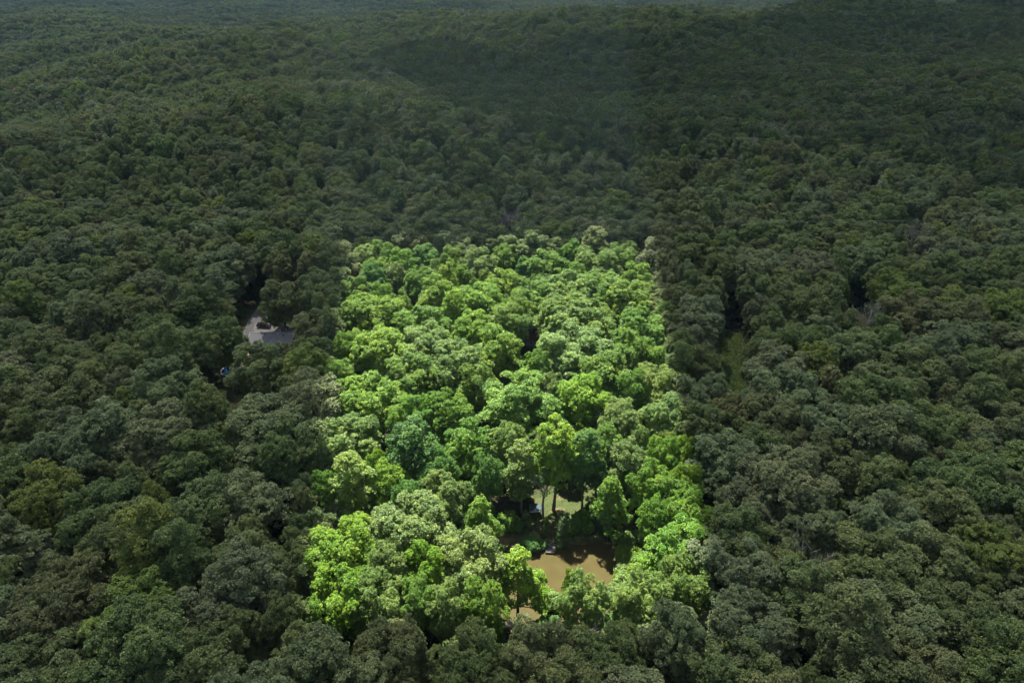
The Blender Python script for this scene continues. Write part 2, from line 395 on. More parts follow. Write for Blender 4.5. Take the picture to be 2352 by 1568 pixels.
def ground_material():
    m, n, l, b = mat('forest_floor')
    tc = n.new('ShaderNodeTexCoord')
    def noise(sc, de=6):
        t = n.new('ShaderNodeTexNoise'); t.inputs['Scale'].default_value = sc; t.inputs['Detail'].default_value = de; l.new(tc.outputs['Object'], t.inputs['Vector']); return t
    def ramp(src, c1, c2, p1=.35, p2=.65):
        r = n.new('ShaderNodeValToRGB'); r.color_ramp.elements[0].position = p1; r.color_ramp.elements[1].position = p2
        r.color_ramp.elements[0].color = (*c1, 1); r.color_ramp.elements[1].color = (*c2, 1); l.new(src, r.inputs[0]); return r
    def mix(f, a, c):
        x = n.new('ShaderNodeMix'); x.data_type = 'RGBA'; l.new(f, x.inputs[0]); l.new(a, x.inputs[6]); l.new(c, x.inputs[7]); return x.outputs[2]
    fl = ramp(noise(.8).outputs[0], (.018, .022, .010), (.045, .038, .020))
    gr = ramp(noise(.35, 8).outputs[0], (.028, .048, .013), (.052, .056, .021))
    so_ = ramp(noise(1.7).outputs[0], (.075, .055, .028), (.15, .115, .06))
    ag = n.new('ShaderNodeAttribute'); ag.attribute_name = 'grass_cover'; ax = n.new('ShaderNodeAttribute'); ax.attribute_name = 'bare_soil'
    c = mix(ag.outputs['Fac'], fl.outputs[0], gr.outputs[0])
    mm = n.new('ShaderNodeMath'); mm.operation = 'MULTIPLY'; l.new(ax.outputs['Fac'], mm.inputs[0]); l.new(ramp(noise(.9).outputs[0], (.35,) * 3, (1,) * 3, .3, .5).outputs[0], mm.inputs[1])
    c = mix(mm.outputs[0], c, so_.outputs[0])
    l.new(c, b.inputs['Base Color']); b.inputs['Roughness'].default_value = .95; b.inputs['Specular IOR Level'].default_value = .1
    bp = n.new('ShaderNodeBump'); bp.inputs['Strength'].default_value = .6; bp.inputs['Distance'].default_value = .3; l.new(noise(2.5).outputs[0], bp.inputs['Height']); l.new(bp.outputs[0], b.inputs['Normal'])
    return m
gm = mesh_from('ground', V, Q, [ground_material()], smooth=True)
for nm, ar in (('grass_cover', grass), ('bare_soil', soil)):
    a = gm.attributes.new(nm, 'FLOAT', 'POINT'); a.data.foreach_set('value', ar.astype(np.float32).ravel())
tag(link('ground', gm), kind='structure')

# pond water
def water_material():
    m, n, l, b = mat('muddy_water')
    tc = n.new('ShaderNodeTexCoord'); t = n.new('ShaderNodeTexNoise'); t.inputs['Scale'].default_value = .18; t.inputs['Detail'].default_value = 4; l.new(tc.outputs['Object'], t.inputs['Vector'])
    r = n.new('ShaderNodeValToRGB'); r.color_ramp.elements[0].color = (.042, .036, .014, 1); r.color_ramp.elements[1].color = (.058, .048, .019, 1); r.color_ramp.elements[0].position = .3; r.color_ramp.elements[1].position = .7
    l.new(t.outputs[0], r.inputs[0]); l.new(r.outputs[0], b.inputs['Base Color'])
    b.inputs['Roughness'].default_value = .06; b.inputs['IOR'].default_value = 1.33
    t2 = n.new('ShaderNodeTexNoise'); t2.inputs['Scale'].default_value = 1.6; t2.inputs['Detail'].default_value = 3; l.new(tc.outputs['Object'], t2.inputs['Vector'])
    bp = n.new('ShaderNodeBump'); bp.inputs['Strength'].default_value = .25; bp.inputs['Distance'].default_value = .02; l.new(t2.outputs[0], bp.inputs['Height']); l.new(bp.outputs[0], b.inputs['Normal'])
    return m
pc = np.mean(POND, 0)
wp = [(pc[0] + (a - pc[0]) * 1.25, pc[1] + (b - pc[1]) * 1.25, -.5) for a, b in POND]
tag(link('pond_water', MB().poly(wp).mesh('pond_water', [water_material()])), kind='structure')

# ------------------------------------------------------------------ added shade layer, open only over the lot, and a far cloud (they stand above the camera, out of frame)
def cloud_and_shade_material(name, keep, grey):
    m, n, l, b = mat(name); n.remove(b)
    tr = n.new('ShaderNodeBsdfTransparent'); tl = n.new('ShaderNodeBsdfTranslucent'); tl.inputs[0].default_value = (*grey, 1)
    tc = n.new('ShaderNodeTexCoord'); t = n.new('ShaderNodeTexNoise'); t.inputs['Scale'].default_value = .0035; t.inputs['Detail'].default_value = 2; l.new(tc.outputs['Object'], t.inputs['Vector'])
    mr = n.new('ShaderNodeMapRange'); mr.inputs['From Min'].default_value = .32; mr.inputs['From Max'].default_value = .68; mr.inputs['To Min'].default_value = 1 - keep - .05; mr.inputs['To Max'].default_value = 1 - keep + .05
    l.new(t.outputs[0], mr.inputs['Value'])
    mx = n.new('ShaderNodeMixShader'); l.new(mr.outputs[0], mx.inputs[0]); l.new(tr.outputs[0], mx.inputs[1]); l.new(tl.outputs[0], mx.inputs[2])
    l.new(mx.outputs[0], n['Material Output'].inputs[0]); return m
def lift(p, zc, z0): k = (zc - z0) / SDIR[2]; return (p[0] + SDIR[0] * k, p[1] + SDIR[1] * k, zc)
ZC, TH = 420.0, 8.0
hole_b = [lift(p, ZC, 19) for p in LOT]; hole_t = [lift(p, ZC + TH, 19) for p in LOT]
BIG = 13000
out_ = [(-BIG, 9500), (BIG, 9500), (BIG, -3500), (-BIG, -3500)]
V = hole_b + [(a, b, ZC) for a, b in out_] + hole_t + [(a, b, ZC + TH) for a, b in out_]
Fc = []
for i in range(4):
    j = (i + 1) % 4
    Fc += [[i, j, 4 + j, 4 + i], [8 + i, 12 + i, 12 + j, 8 + j], [i, 8 + i, 8 + j, j], [4 + i, 4 + j, 12 + j, 12 + i]]
tag(link('added_shade_layer', mesh_from('added_shade_layer', V, Fc, [cloud_and_shade_material('added_shade_filter', .40, (.10, .10, .11))])), kind='structure')  # unseen layer added to dim the sun outside the lot
def cloud_slab(name, pts, zc, th, keep):
    n = len(pts); b = [lift((*p,), zc, tz(p[0], p[1]) + 18) for p in pts]
    t = [(q[0] + SDIR[0] * th / SDIR[2], q[1] + SDIR[1] * th / SDIR[2], zc + th) for q in b]
    fc = [list(range(n)), [n + i for i in reversed(range(n))]] + [[i, n + i, n + (i + 1) % n, (i + 1) % n] for i in range(n)]
    tag(link(name, mesh_from(name, b + t, fc, [cloud_and_shade_material(name, keep, (.1, .1, .11))])), kind='structure')
SH = [(3200, 560), (2950, 545), (2700, 560), (2300, 460), (2150, 385), (1950, 350), (1730, 335), (1560, 350), (1400, 385), (1290, 340), (1180, 310), (1060, 260), (960, 215), (860, 150), (900, 110), (1100, 85), (1400, 75), (1900, 45), (2500, 20), (3400, 20)]
def wobble(P, k=3, amp=18):
    o = []
    for i in range(len(P)):
        a = np.array(P[i]); b = np.array(P[(i + 1) % len(P)])
        for j in range(k): q = a + (b - a) * j / k; o.append((q[0] + random.uniform(-amp, amp), q[1] + random.uniform(-amp, amp) * .25))
    return o
def surf(dx, dy):
    z = 20.0
    for _ in range(12): p = unp(dx, max(dy, 20), z); z = .5 * z + .5 * (min(tz(p[0], min(p[1], 6500)), 90) + 18)
    return p[0], p[1]
cloud_slab('thick_cloud', [surf(*q) for q in wobble(SH)], 1100.0, 30.0, .50)

# ------------------------------------------------------------------ trees
TINT = {  # colour key: (albedo, words); capital keys have the lot's extra light painted in
 'Y': ((0.135, 0.245, 0.022), 'bright yellow-green'), 'G': ((0.108, 0.212, 0.026), 'fresh green'), 'D': ((0.078, 0.175, 0.034), 'deep green'),
 'P': ((0.148, 0.232, 0.058), 'pale grey-green'), 'O': ((0.125, 0.220, 0.036), 'olive-tinged green'), 'C': ((0.155, 0.235, 0.050), 'creamy yellow-green'),
 'o': ((0.122, 0.166, 0.052), 'dull olive'), 'g': ((0.106, 0.156, 0.046), 'dark green'), 'p': ((0.138, 0.180, 0.078), 'greyish green'),
 'b': ((0.124, 0.156, 0.056), 'brownish olive'), 'd': ((0.090, 0.125, 0.040), 'blackish green'), 'y': ((0.130, 0.185, 0.035), 'mossy yellow-green'), 'r': ((.15, .06, .045), 'dark reddish')}
# (x, y of crown centre in the photo view, crown width px, kind, colour)
LOTT = [(840,600,52,'round3','P'),(878,592,58,'round1','G'),(925,606,56,'ragged1','G'),(982,598,60,'round2','D'),(1040,602,54,'ragged1','O'),(1098,612,74,'broad1','P'),
(1158,598,56,'round3','G'),(1202,622,44,'cone2','D'),(1250,618,80,'round2','G'),(1312,592,56,'round1','G'),(1366,612,90,'broad2','O'),(1424,600,66,'broad3','O'),(1462,640,60,'ragged1','O'),(1490,596,34,'cone1','D'),(1440,588,48,'round3','P'),
(815,676,62,'broad3','O'),(856,646,62,'round1','D'),(905,640,50,'round3','P'),(1008,680,76,'round1','Y'),(1025,650,46,'tall2','Y'),(1155,664,82,'round2','Y'),
(1100,702,104,'broad2','Y'),(1225,690,86,'broad1','O'),(1296,676,104,'broad3','O'),(1440,692,92,'round1','Y'),(1380,672,92,'broad2','O'),(1492,690,56,'ragged2','P'),(880,688,56,'ragged1','G'),
(862,728,112,'broad1','Y'),(802,738,64,'round2','G'),(968,756,104,'broad3','G'),(1042,716,58,'tall1','Y'),(1085,760,92,'round2','Y'),(1168,745,84,'ragged2','O'),(1300,730,116,'broad2','O'),
(1470,764,104,'broad1','G'),(1194,722,56,'round3','O'),(1360,740,80,'broad3','O'),(1525,730,50,'round3','P'),
(868,804,112,'round2','Y'),(806,806,66,'ragged2','G'),(985,800,112,'broad1','P'),(1143,806,98,'round1','Y'),(1050,842,110,'broad2','P'),(1232,848,58,'round3','G'),(1322,808,134,'broad1','P'),
(1452,812,86,'ragged1','G'),(1510,838,60,'cone2','G'),(1380,862,112,'ragged2','G'),(1096,880,82,'ragged1','O'),(945,868,104,'broad3','O'),(1502,892,92,'broad2','C'),(1330,760,110,'broad3','O'),
(840,934,140,'broad2','Y'),(782,872,66,'round3','G'),(958,958,80,'ragged1','G'),(1032,958,100,'broad1','G'),(1190,922,138,'broad3','O'),(1330,918,108,'ragged2','Y'),(1422,968,88,'round2','P'),
(1528,968,88,'round1','P'),(1448,900,74,'ragged1','G'),(1262,905,60,'round3','P'),(1560,900,50,'round3','O'),
(800,1022,120,'broad1','P'),(948,1035,100,'tall2','D'),(1075,1030,104,'ragged1','G'),(1166,1024,76,'round3','C'),(1376,1036,96,'round1','G'),
(1440,1068,80,'round3','P'),(1520,1050,70,'ragged2','G'),(1566,1052,56,'round3','Y'),(1010,1090,84,'round1','D'),(1345,1052,72,'tall2','D'),(1120,1100,66,'round3','D'),
(812,1110,92,'tall1','C'),(750,1138,74,'round1','G'),(890,1122,86,'round3','Y'),(1012,1150,100,'broad3','P'),(1402,1145,74,'cone2','G'),(1498,1120,82,'broad3','G'),(1540,1156,84,'ragged1','G'),(1104,1192,76,'cone2','G'),
(1576,1120,66,'ragged2','Y'),(940,1160,76,'round3','D'),
(790,1272,148,'broad1','Y'),(945,1222,160,'broad2','P'),(895,1304,92,'round3','P'),(980,1312,92,'round1','Y'),(1082,1296,132,'broad3','P'),(1190,1318,104,'cone2','Y'),(1568,1190,100,'ragged2','G'),
(1505,1200,66,'round3','G'),(1562,1262,130,'round2','G'),(780,1375,124,'broad3','Y'),(872,1390,112,'broad1','P'),(960,1385,84,'round2','O'),(1342,1384,90,'broad3','P'),(1308,1350,46,'cone1','Y'),
(1570,1356,124,'broad2','O'),(1110,1392,92,'ragged1','G'),(1478,1385,110,'broad1','P'),(1030,1400,80,'ragged2','P')]
OUTT = [(325,1420,190,'broad1','y'),(450,1440,150,'round2','p'),(165,1370,150,'broad3','b'),(110,1430,160,'broad2','b'),(545,1470,110,'round3','g'),(620,990,190,'broad2','p'),
(700,850,100,'round1','y'),(420,800,100,'cone2','g'),(510,780,86,'round1','g'),(645,690,78,'round1','o'),(735,690,80,'round2','o'),(730,760,90,'broad3','b'),(690,905,100,'round2','g'),
(2045,1240,150,'broad3','p'),(1850,1220,140,'broad2','p'),(2120,1300,160,'round2','o'),(2000,1320,200,'broad1','g'),(2260,1290,150,'broad2','y'),(2200,790,150,'broad1','p'),(1790,850,120,'broad3','p'),(1960,810,120,'round2','o'),
(2200,720,100,'round1','y'),(1590,770,90,'round2','p'),(1610,850,80,'ragged1','d'),(1720,1460,170,'broad2','p'),(1390,1525,160,'broad1','o'),(1240,1520,150,'broad3','b'),(900,1520,150,'broad2','b'),(1080,1535,160,'broad1','g'),(700,1515,120,'round2','o'),
(2180,1440,180,'broad2','g'),(2300,1000,150,'broad3','b'),(1660,1060,130,'round2','p'),(230,1190,150,'broad1','g'),(300,1240,150,'broad2','o'),(60,560,110,'broad3','y'),(470,1180,150,'ragged2','g'),(570,1160,150,'round2','p'),(45,210,22,'round3','r'),(2040,1200,110,'round1','p')]
MUST = [[(1140,1185),(1205,1150),(1225,1130),(1365,1130),(1372,1205),(1462,1210),(1440,1262),(1405,1300),(1375,1305),(1290,1330),(1285,1385),(1255,1385),(1225,1262),(1150,1240)],
        [(552,740),(600,700),(612,735),(650,742),(672,748),(678,775),(650,795),(612,770),(575,785),(553,790)], [(505,842),(530,840),(530,865),(505,865)], [(1648,795),(1680,798),(1676,852),(1656,858)],
        [(1219,757),(1233,757),(1230,790),(1219,790)], [(560,903),(606,900),(606,918),(562,922)], [(1425,1270),(1470,1275),(1490,1360),(1425,1370)], [(1460,604),(1468,604),(1468,612),(1460,612)],
        [(1870,1240),(1905,1240),(1900,1290),(1875,1290)], [(1972,695),(2000,695),(1995,735),(1975,735)], [(1150,482),(1178,482),(1172,510),(1156,510)], [(2085,538),(2112,538),(2106,562),(2090,562)], [(1330,1440),(1360,1440),(1352,1480),(1338,1480)]]
def poly_samples(P, n=140):
    P = np.array(P, float); lo, hi = P.min(0), P.max(0); g = max((hi[0] - lo[0]), (hi[1] - lo[1])) / 14
    X, Y = np.meshgrid(np.arange(lo[0], hi[0] + g, g), np.arange(lo[1], hi[1] + g, g)); k = inpoly(X, Y, P); return np.concatenate([np.stack([X[k], Y[k]], 1), P])
MS = np.concatenate([poly_samples(P) for P in MUST])
trees = []   # dict(x,y,z,kind,sx,sz,rz,c,dist,px,py)
def add_tree(x, y, kind, s, sz, c, rz=None, manual=False):
    k = KINDS[kind]; z = tz(x, y); px, py, f = proj(x, y, z + k.H * sz - k.Hc * sz * .5)
    trees.append(dict(x=x, y=y, z=z, kind=kind, s=s, sz=sz, c=c, rz=random.uniform(0, 6.28) if rz is None else rz, px=px, py=py, f=f, manual=manual, r=k.R * s, lot=bool(inpoly(x, y + 4, LOT))))
for (dx, dy, wd, kd, c) in LOTT + OUTT:
    k = KINDS[kd]; s = 1.0; z0 = 0.0
    for it in range(14):
        p = unp(dx, max(dy, 12), z0 + k.H * .68 * (.8 + .2 * s)); d = math.hypot(*p[:2], ) ; f = p[1] * cp - (p[2] - CAMZ) * sp
        s = max(.55, min(1.6, wd / F * f / (2 * k.R) * 1.17)); z0 = .5 * z0 + .5 * tz(p[0], p[1])
    add_tree(p[0], p[1], kd, s, .8 + .2 * s, c, manual=True)
# trees whose trunks show: placed by their foot (x, y of foot, crown width, height)
for dx, dy, wd, hh, kd, c in [(1271, 1171, 100, 29, 'tall2', 'Y'), (1196, 1181, 82, 22.5, 'tall1', 'C'), (615, 942, 118, 24, 'broad3', 'o')]:
    p = unp(dx, dy, 0); k = KINDS[kd]; f = p[1] * cp + CAMZ * sp; s = wd / F * f / (2 * k.R) * 1.05; add_tree(p[0], p[1], kd, s, hh / k.H, c, manual=True)
# specials
SPEC = [(505, 680, 'pine1', 1.25, 'g'), (445, 690, 'pine2', 1.1, 'g'), (932, 668, 'pine3', .8, 'P'), (1545, 640, 'pine1', 1.1, 'd'), (1612, 640, 'pine3', 1.0, 'd'), (900, 590, 'pine3', .7, 'G'),
        (2100, 560, 'pine2', 1.0, 'p'), (1730, 610, 'pine2', .9, 'g'), (1905, 620, 'pine3', .9, 'd'), (590, 600, 'pine1', 1.0, 'd'), (590, 430, 'pine1', 1.1, 'd'), (260, 700, 'pine2', 1.0, 'd'), (1140, 940, 'pine3', .8, 'D')]
for (dx, dy, kd, s, c) in SPEC:
    p = unp(dx, dy, 15); add_tree(p[0], p[1], kd, s, s, c, manual=True)
# fill: jittered hex grid over the whole forest
PALS = 'oooogggppbbdy'; PALI = 'YGGPPOODYC'  # dull palette paints in the outside shade, bright palette the lot's light
fillk = ['round1', 'round2', 'round3', 'broad1', 'broad2', 'broad3', 'ragged1', 'ragged2', 'tall2', 'cone2', 'round2', 'broad1']
STEP = 8.9
mx = np.array([t['x'] for t in trees]); my = np.array([t['y'] for t in trees]); mr_ = np.array([t['r'] for t in trees])
def forest_grid(x0, x1, y0, y1, step, jit=.36):
    X, Y = np.meshgrid(np.arange(x0, x1, step), np.arange(y0, y1, step * .87)); X = X + (np.arange(X.shape[0]) % 2)[:, None] * step * .5
    X = X + rng.uniform(-jit, jit, X.shape) * step; Y = Y + rng.uniform(-jit, jit, Y.shape) * step; return X.ravel(), Y.ravel()
FX, FY = forest_grid(-420, 420, -60, 360, 5.2, .5)
fs = np.clip(rng.lognormal(.06, .26, len(FX)), .45, 1.5); od = np.argsort(-fs + rng.uniform(0, .55, len(FX))); FX, FY, fs = FX[od], FY[od], fs[od]
keep = np.abs(FX) < 170 + FY * .85 - 20
FX, FY, fs = FX[keep], FY[keep], fs[keep]
hazard = np.minimum(np.minimum(dpoly(FX, FY, POND), dpoly(FX, FY, LAWN)), np.minimum(dpoly(FX, FY, YARD), np.minimum(dpoly(FX, FY, MEADOW), dpoly(FX, FY, BANK))))
patch = np.sin(FX / 23. + 1) * np.sin(FY / 19. + 2) + rng.normal(0, .8, len(FX))
for x, y, hz, pt, s in zip(FX, FY, hazard, patch, fs):
    kd = random.choice(fillk); k = KINDS[kd]; s = float(s)
    lot = bool(inpoly(x, y + 4, LOT))
    if lot: s = s * .72
    if hz < k.R * s * .55: continue
    d = np.hypot(mx - x, my - y)
    if np.any(d < (.93 if lot else .62) * (mr_ + k.R * s)): continue
    sz = .55 + .42 * s + random.uniform(-.08, .12)
    zz = tz(x, y); px, py, f = proj(x, y, zz + (k.H - k.Hc * .5) * sz)
    hw = k.R * s * F / f * 1.08; top = proj(x, y, zz + k.H * sz)[1]; bot = proj(x, y, zz + k.zb * sz)[1]; hh = (bot - top) / 2 * 1.05; cyy = (top + bot) / 2
    if f > 0 and (np.any(((MS[:, 0] - px) / hw) ** 2 + ((MS[:, 1] - cyy) / hh) ** 2 < 1) or np.any((np.abs(MS[:, 0] - px) < 4) & (MS[:, 1] > cyy) & (MS[:, 1] < proj(x, y, zz)[1]))): continue
    if not lot and 690 < px < 1650 and cyy > 1300 and top < 1385: continue
    if lot: c = random.choice(PALI)
    else: c = PALS[int(np.clip((pt + 2.2) / 4.4, 0, .999) * len(PALS))] if random.random() < .6 else random.choice(PALS)
    add_tree(x, y, kd, s, sz, c); mx = np.append(mx, x); my = np.append(my, y); mr_ = np.append(mr_, k.R * s)

# choose which broadleaf trees are objects of their own
def inframe(t): return -25 < t['px'] < 2377 and t['f'] > 0 and -20 < t['py'] < 1568 + 45
vis = [t for t in trees if inframe(t)]
single = [t for t in vis if t['manual'] or t['lot']]
rest = sorted([t for t in vis if not (t['manual'] or t['lot'])], key=lambda t: t['f'])
single += rest[:max(0, 306 - len(single))]
sid = {id(t) for t in single}
# labels
SHAPE = {'round': 'round-crowned', 'broad': 'broad-crowned', 'tall': 'tall narrow', 'ragged': 'ragged-crowned', 'cone': 'cone-shaped', 'pine': 'layered'}
def place(t):
    x, y = t['px'], t['py']
    if t['lot']:
        cut = lambda f: 'left' if x < 1176 + (x * 0) - 60 - f * 0 else ('right' if x > 1330 else 'middle')
        h = cut(0)
        v = ('far row' if y < 625 else 'second far row' if y < 700 else 'upper part' if y < 780 else 'upper middle' if y < 860 else 'centre band' if y < 960 else 'lower middle' if y < 1060 else
             'level with the dead tree' if y < 1170 else 'level with the pond' if y < 1330 else 'front edge')
        return '%s side of sunlit lot, %s' % (h, v) if h != 'middle' else 'middle of sunlit lot, %s' % v
    v = ('far beyond the wires' if y < 480 else 'level with the wires' if y < 590 else 'above house level' if y < 720 else 'level with the grey house' if y < 810 else 'level with the blue pool' if y < 900 else
         'just below pool level' if y < 1000 else 'level with lot centre' if y < 1100 else 'level with the shed' if y < 1230 else 'level with the pond' if y < 1370 else 'near the bottom edge' if y < 1480 else 'cut by the bottom edge')
    h = ('far left dark woods' if x < 240 else 'left-hand dark woods' if x < 480 else 'dark woods left of lot' if x < 800 else 'dark woods in front of lot' if x < 1176 else 'dark woods below the pond' if x < 1640 else 'dark woods right of lot' if x < 1900 else 'right dark woods' if x < 2130 else 'far right dark woods')
    if y < 600 and 480 < x < 1900: h = 'dark woods behind lot' if x > 800 else 'dark woods behind lot, left'; h = h if x < 1502 else 'dark woods behind lot, right'
    return '%s, %s' % (h, v)
ORD = ['leftmost', 'second-from-left', 'third-from-left', 'fourth-from-left', 'fifth-from-left', 'sixth-from-left', 'seventh-from-left', 'eighth-from-left', 'ninth-from-left']
cells = {}
for t in single:
    sh = t['kind'].rstrip('0123456789'); key = (place(t), sh, t['c'])
    cells.setdefault(key, []).append(t)
for (pl, sh, c), L in cells.items():
    L.sort(key=lambda t: t['px'])
    noun = 'pine' if sh == 'pine' else 'tree'
    for i, t in enumerate(L):
        base = '%s %s %s' % (SHAPE[sh], TINT[c][1], noun)
        t['label'] = (ORD[min(i, 8)] + ' ' if len(L) > 1 else '') + base + ', ' + pl
def jitter_tint(c, a=.07):
    b = np.array(TINT[c][0]); return b * np.array([random.uniform(1 - a, 1 + a), random.uniform(1 - a * .6, 1 + a * .6), random.uniform(1 - a, 1 + a)]) * random.uniform(.9, 1.1)
for t in single:
    k = KINDS[t['kind']]; pine = k.shape == 'pine'
    g = 'trees of the sunlit lot' if t['lot'] else 'trees of the surrounding dark woods'
    if pine: g = 'conifers among the broadleaf trees'
    o = thing('conifer_tree' if pine else 'broadleaf_tree', t['label'], 'conifer' if pine else 'tree', (t['x'], t['y'], t['z']), t['rz'], g, (t['s'], t['s'], t['sz']))
    link('trunk', k.trunk, o); c = link('crown', k.crown, o); c['tint'] = [float(v) for v in jitter_tint(t['c'])]

# ------------------------------------------------------------------ the rest of the forest: one object, instanced
src = bpy.data.collections.new('forest_sources')
def joined(name, k):
    nv = len(k.crown.vertices); a = np.empty(nv * 3, np.float32); k.crown.vertices.foreach_get('co', a); V1 = a.reshape(-1, 3)
    ag = np.empty(nv, np.float32); k.crown.attributes['leaf_age'].data.foreach_get('value', ag)
    V2 = np.array([v.co[:] for v in k.trunk.vertices]); F2 = [[nv + i for i in p.vertices] for p in k.trunk.polygons]
    F1 = np.arange(nv).reshape(-1, 4).tolist()
    me = mesh_from(name, np.concatenate([V1, V2]), F1 + F2, [LEAF, BARK], [0] * len(F1) + [1] * len(F2), np.concatenate([ag, np.full(len(V2), .5)])); return me
names = []
def add_src(me): o = bpy.data.objects.new('s%02d' % len(names), me); src.objects.link(o); names.append(o); return len(names) - 1
n0 = ['round1', 'round2', 'round3', 'broad1', 'broad2', 'broad3', 'ragged1', 'ragged2', 'tall1', 'tall2', 'cone1', 'cone2', 'pine1', 'pine2', 'pine3']
IDX = {k: add_src(joined('tree_' + k, KINDS[k])) for k in n0}
# mid-distance crowns
MID = []
for i, (sh, Rc, Hc, zb) in enumerate([('round', 5.9, 14, 7), ('broad', 7.0, 13, 8), ('ragged', 6.2, 15, 6), ('tall', 4.7, 18, 5), ('broad', 6.6, 12, 8), ('round', 5.4, 14, 6), ('cone', 4.8, 17, 4)]):
    MID.append(add_src(crown_mesh('mid_%d' % i, sh, Rc, Hc, zb, 500 + i, leaf=.72, tuft=1.15, per=10, dens=.9)[0]))
# far patches of crowns
FARI = []
for i in range(5):
    r = np.random.default_rng(700 + i); VV, AA = [], []
    gx, gy = np.meshgrid(np.arange(-18, 18, 9.), np.arange(-18, 18, 9.))
    for x, y in zip(gx.ravel(), gy.ravel()):
        V_, A_, _ = crown(['round', 'broad', 'ragged', 'tall', 'cone'][r.integers(5)] if r.random() < .75 else 'broad', 5.3 * r.uniform(.8, 1.2), 13 * r.uniform(.8, 1.15), r.uniform(4, 9), int(r.integers(1e6)), leaf=1.7, tuft=2.1, per=5, dens=1.0)
        VV.append(V_ + np.array([x + 4.5 + r.uniform(-3, 3), y + 4.5 + r.uniform(-3, 3), 0])); AA.append(np.clip(A_ + r.uniform(-.3, .3), 0, 1))
    VV = np.concatenate(VV); FARI.append(add_src(mesh_from('far_%d' % i, VV, np.arange(len(VV)).reshape(-1, 4), [LEAF], None, np.concatenate(AA))))
PX, PI, PS, PR, PT = [], [], [], [], []
for t in trees:
    if id(t) in sid: continue
    PX.append((t['x'], t['y'], t['z'])); PI.append(IDX[t['kind']]); PS.append((t['s'], t['s'], t['sz'])); PR.append(t['rz']); PT.append(jitter_tint(t['c']))
# understory near
UX, UY = forest_grid(-330, 330, 40, 350, 7.5, .48)
hz = np.minimum(np.minimum(dpoly(UX, UY, POND), dpoly(UX, UY, LAWN)), np.minimum(dpoly(UX, UY, YARD), np.minimum(dpoly(UX, UY, MEADOW), dpoly(UX, UY, BANK))))
for x, y, h in zip(UX, UY, hz):
    if h < 1.5: continue
    s = random.uniform(.28, .5); z = tz(x, y); px, py, f = proj(x, y, z + 7 * s * 2)
    if np.any(((MS[:, 0] - px) ** 2 + (MS[:, 1] - py) ** 2) < (4.5 * s * 1.6 * F / f) ** 2): continue
    lot = bool(inpoly(x, y + 4, LOT))
    PX.append((x, y, z - 2.0 * s)); PI.append(IDX[random.choice(['round1', 'round3', 'cone1', 'ragged1'])]); PS.append((s * 1.15, s * 1.15, s * .8)); PR.append(random.uniform(0, 6.28)); PT.append(jitter_tint('D' if lot else 'd'))
# mid forest
def cmap(x, y):
    v = np.sin(x / 61. + 1.3 * np.sin(y / 83.)) * np.sin(y / 57. + x / 140.) + .5 * np.sin(x / 27. + y / 31.); return v
def bulk(X, Y, idxs, smin, smax, xyk=1.0):
    Z = terrain(X, Y); n = len(X); v = cmap(X, Y) + rng.normal(0, .75, n)
    pal = np.array([TINT[c][0] for c in 'dggoooppybb']); q = pal[np.clip(((v + 2) / 4 * len(pal)).astype(int), 0, len(pal) - 1)]
    q = q * rng.uniform(.85, 1.15, (n, 1)) * rng.uniform(.92, 1.08, (n, 3)); s = smin + (smax - smin) * rng.beta(1.6, 2.4, n); sv = (.55 * s + .45) * rng.uniform(.88, 1.12, n)
    PX.extend(np.stack([X, Y, Z], 1).tolist()); PI.extend(rng.choice(idxs, n).tolist()); PS.extend(np.stack([s * xyk, s * xyk, sv], 1).tolist()); PR.extend(rng.uniform(0, 6.28, n).tolist()); PT.extend(q.tolist())
AX, AY = forest_grid(-1300, 1300, 360, 520, 10.6, .47); k = np.abs(AX) < AY * .95 + 120; bulk(AX[k], AY[k], [IDX[q] for q in n0[:12]] + [IDX['pine1']], .7, 1.45)
AX, AY = forest_grid(-1500, 1500, 520, 1250, 11.2, .47); k = np.abs(AX) < AY * .95 + 100; bulk(AX[k], AY[k], MID, .8, 1.6)
AX, AY = forest_grid(-420, 420, -60, 360, 9); k = ~(np.abs(AX) < 170 + AY * .85 - 20); bulk(AX[k], AY[k], MID, .78, 1.2)
AX, AY = forest_grid(-5600, 5600, 1250, 6800, 34, .12); k = (np.abs(AX) < AY * .95 + 100); bulk(AX[k], AY[k], FARI, .92, 1.12)
# front of the camera foot
pm = bpy.data.meshes.new('forest'); PX = np.array(PX, np.float32); pm.vertices.add(len(PX)); pm.vertices.foreach_set('co', PX.ravel())
a = pm.attributes.new('pick', 'INT', 'POINT'); a.data.foreach_set('value', np.array(PI, np.int32))
a = pm.attributes.new('size', 'FLOAT_VECTOR', 'POINT'); a.data.foreach_set('vector', np.array(PS, np.float32).ravel())
rot = np.zeros((len(PX), 3), np.float32); rot[:, 2] = PR
a = pm.attributes.new('turn', 'FLOAT_VECTOR', 'POINT'); a.data.foreach_set('vector', rot.ravel())
a = pm.attributes.new('tint', 'FLOAT_VECTOR', 'POINT'); a.data.foreach_set('vector', np.array(PT, np.float32).ravel())
fo = tag(link('forest', pm), kind='stuff')
ng = bpy.data.node_groups.new('forest_instances', 'GeometryNodeTree')
ng.interface.new_socket('Geometry', in_out='INPUT', socket_type='NodeSocketGeometry'); ng.interface.new_socket('Geometry', in_out='OUTPUT', socket_type='NodeSocketGeometry')
gi = ng.nodes.new('NodeGroupInput'); go = ng.nodes.new('NodeGroupOutput'); ci = ng.nodes.new('GeometryNodeCollectionInfo'); ip = ng.nodes.new('GeometryNodeInstanceOnPoints')
ci.inputs['Collection'].default_value = src; ci.inputs['Separate Children'].default_value = True; ci.inputs['Reset Children'].default_value = True
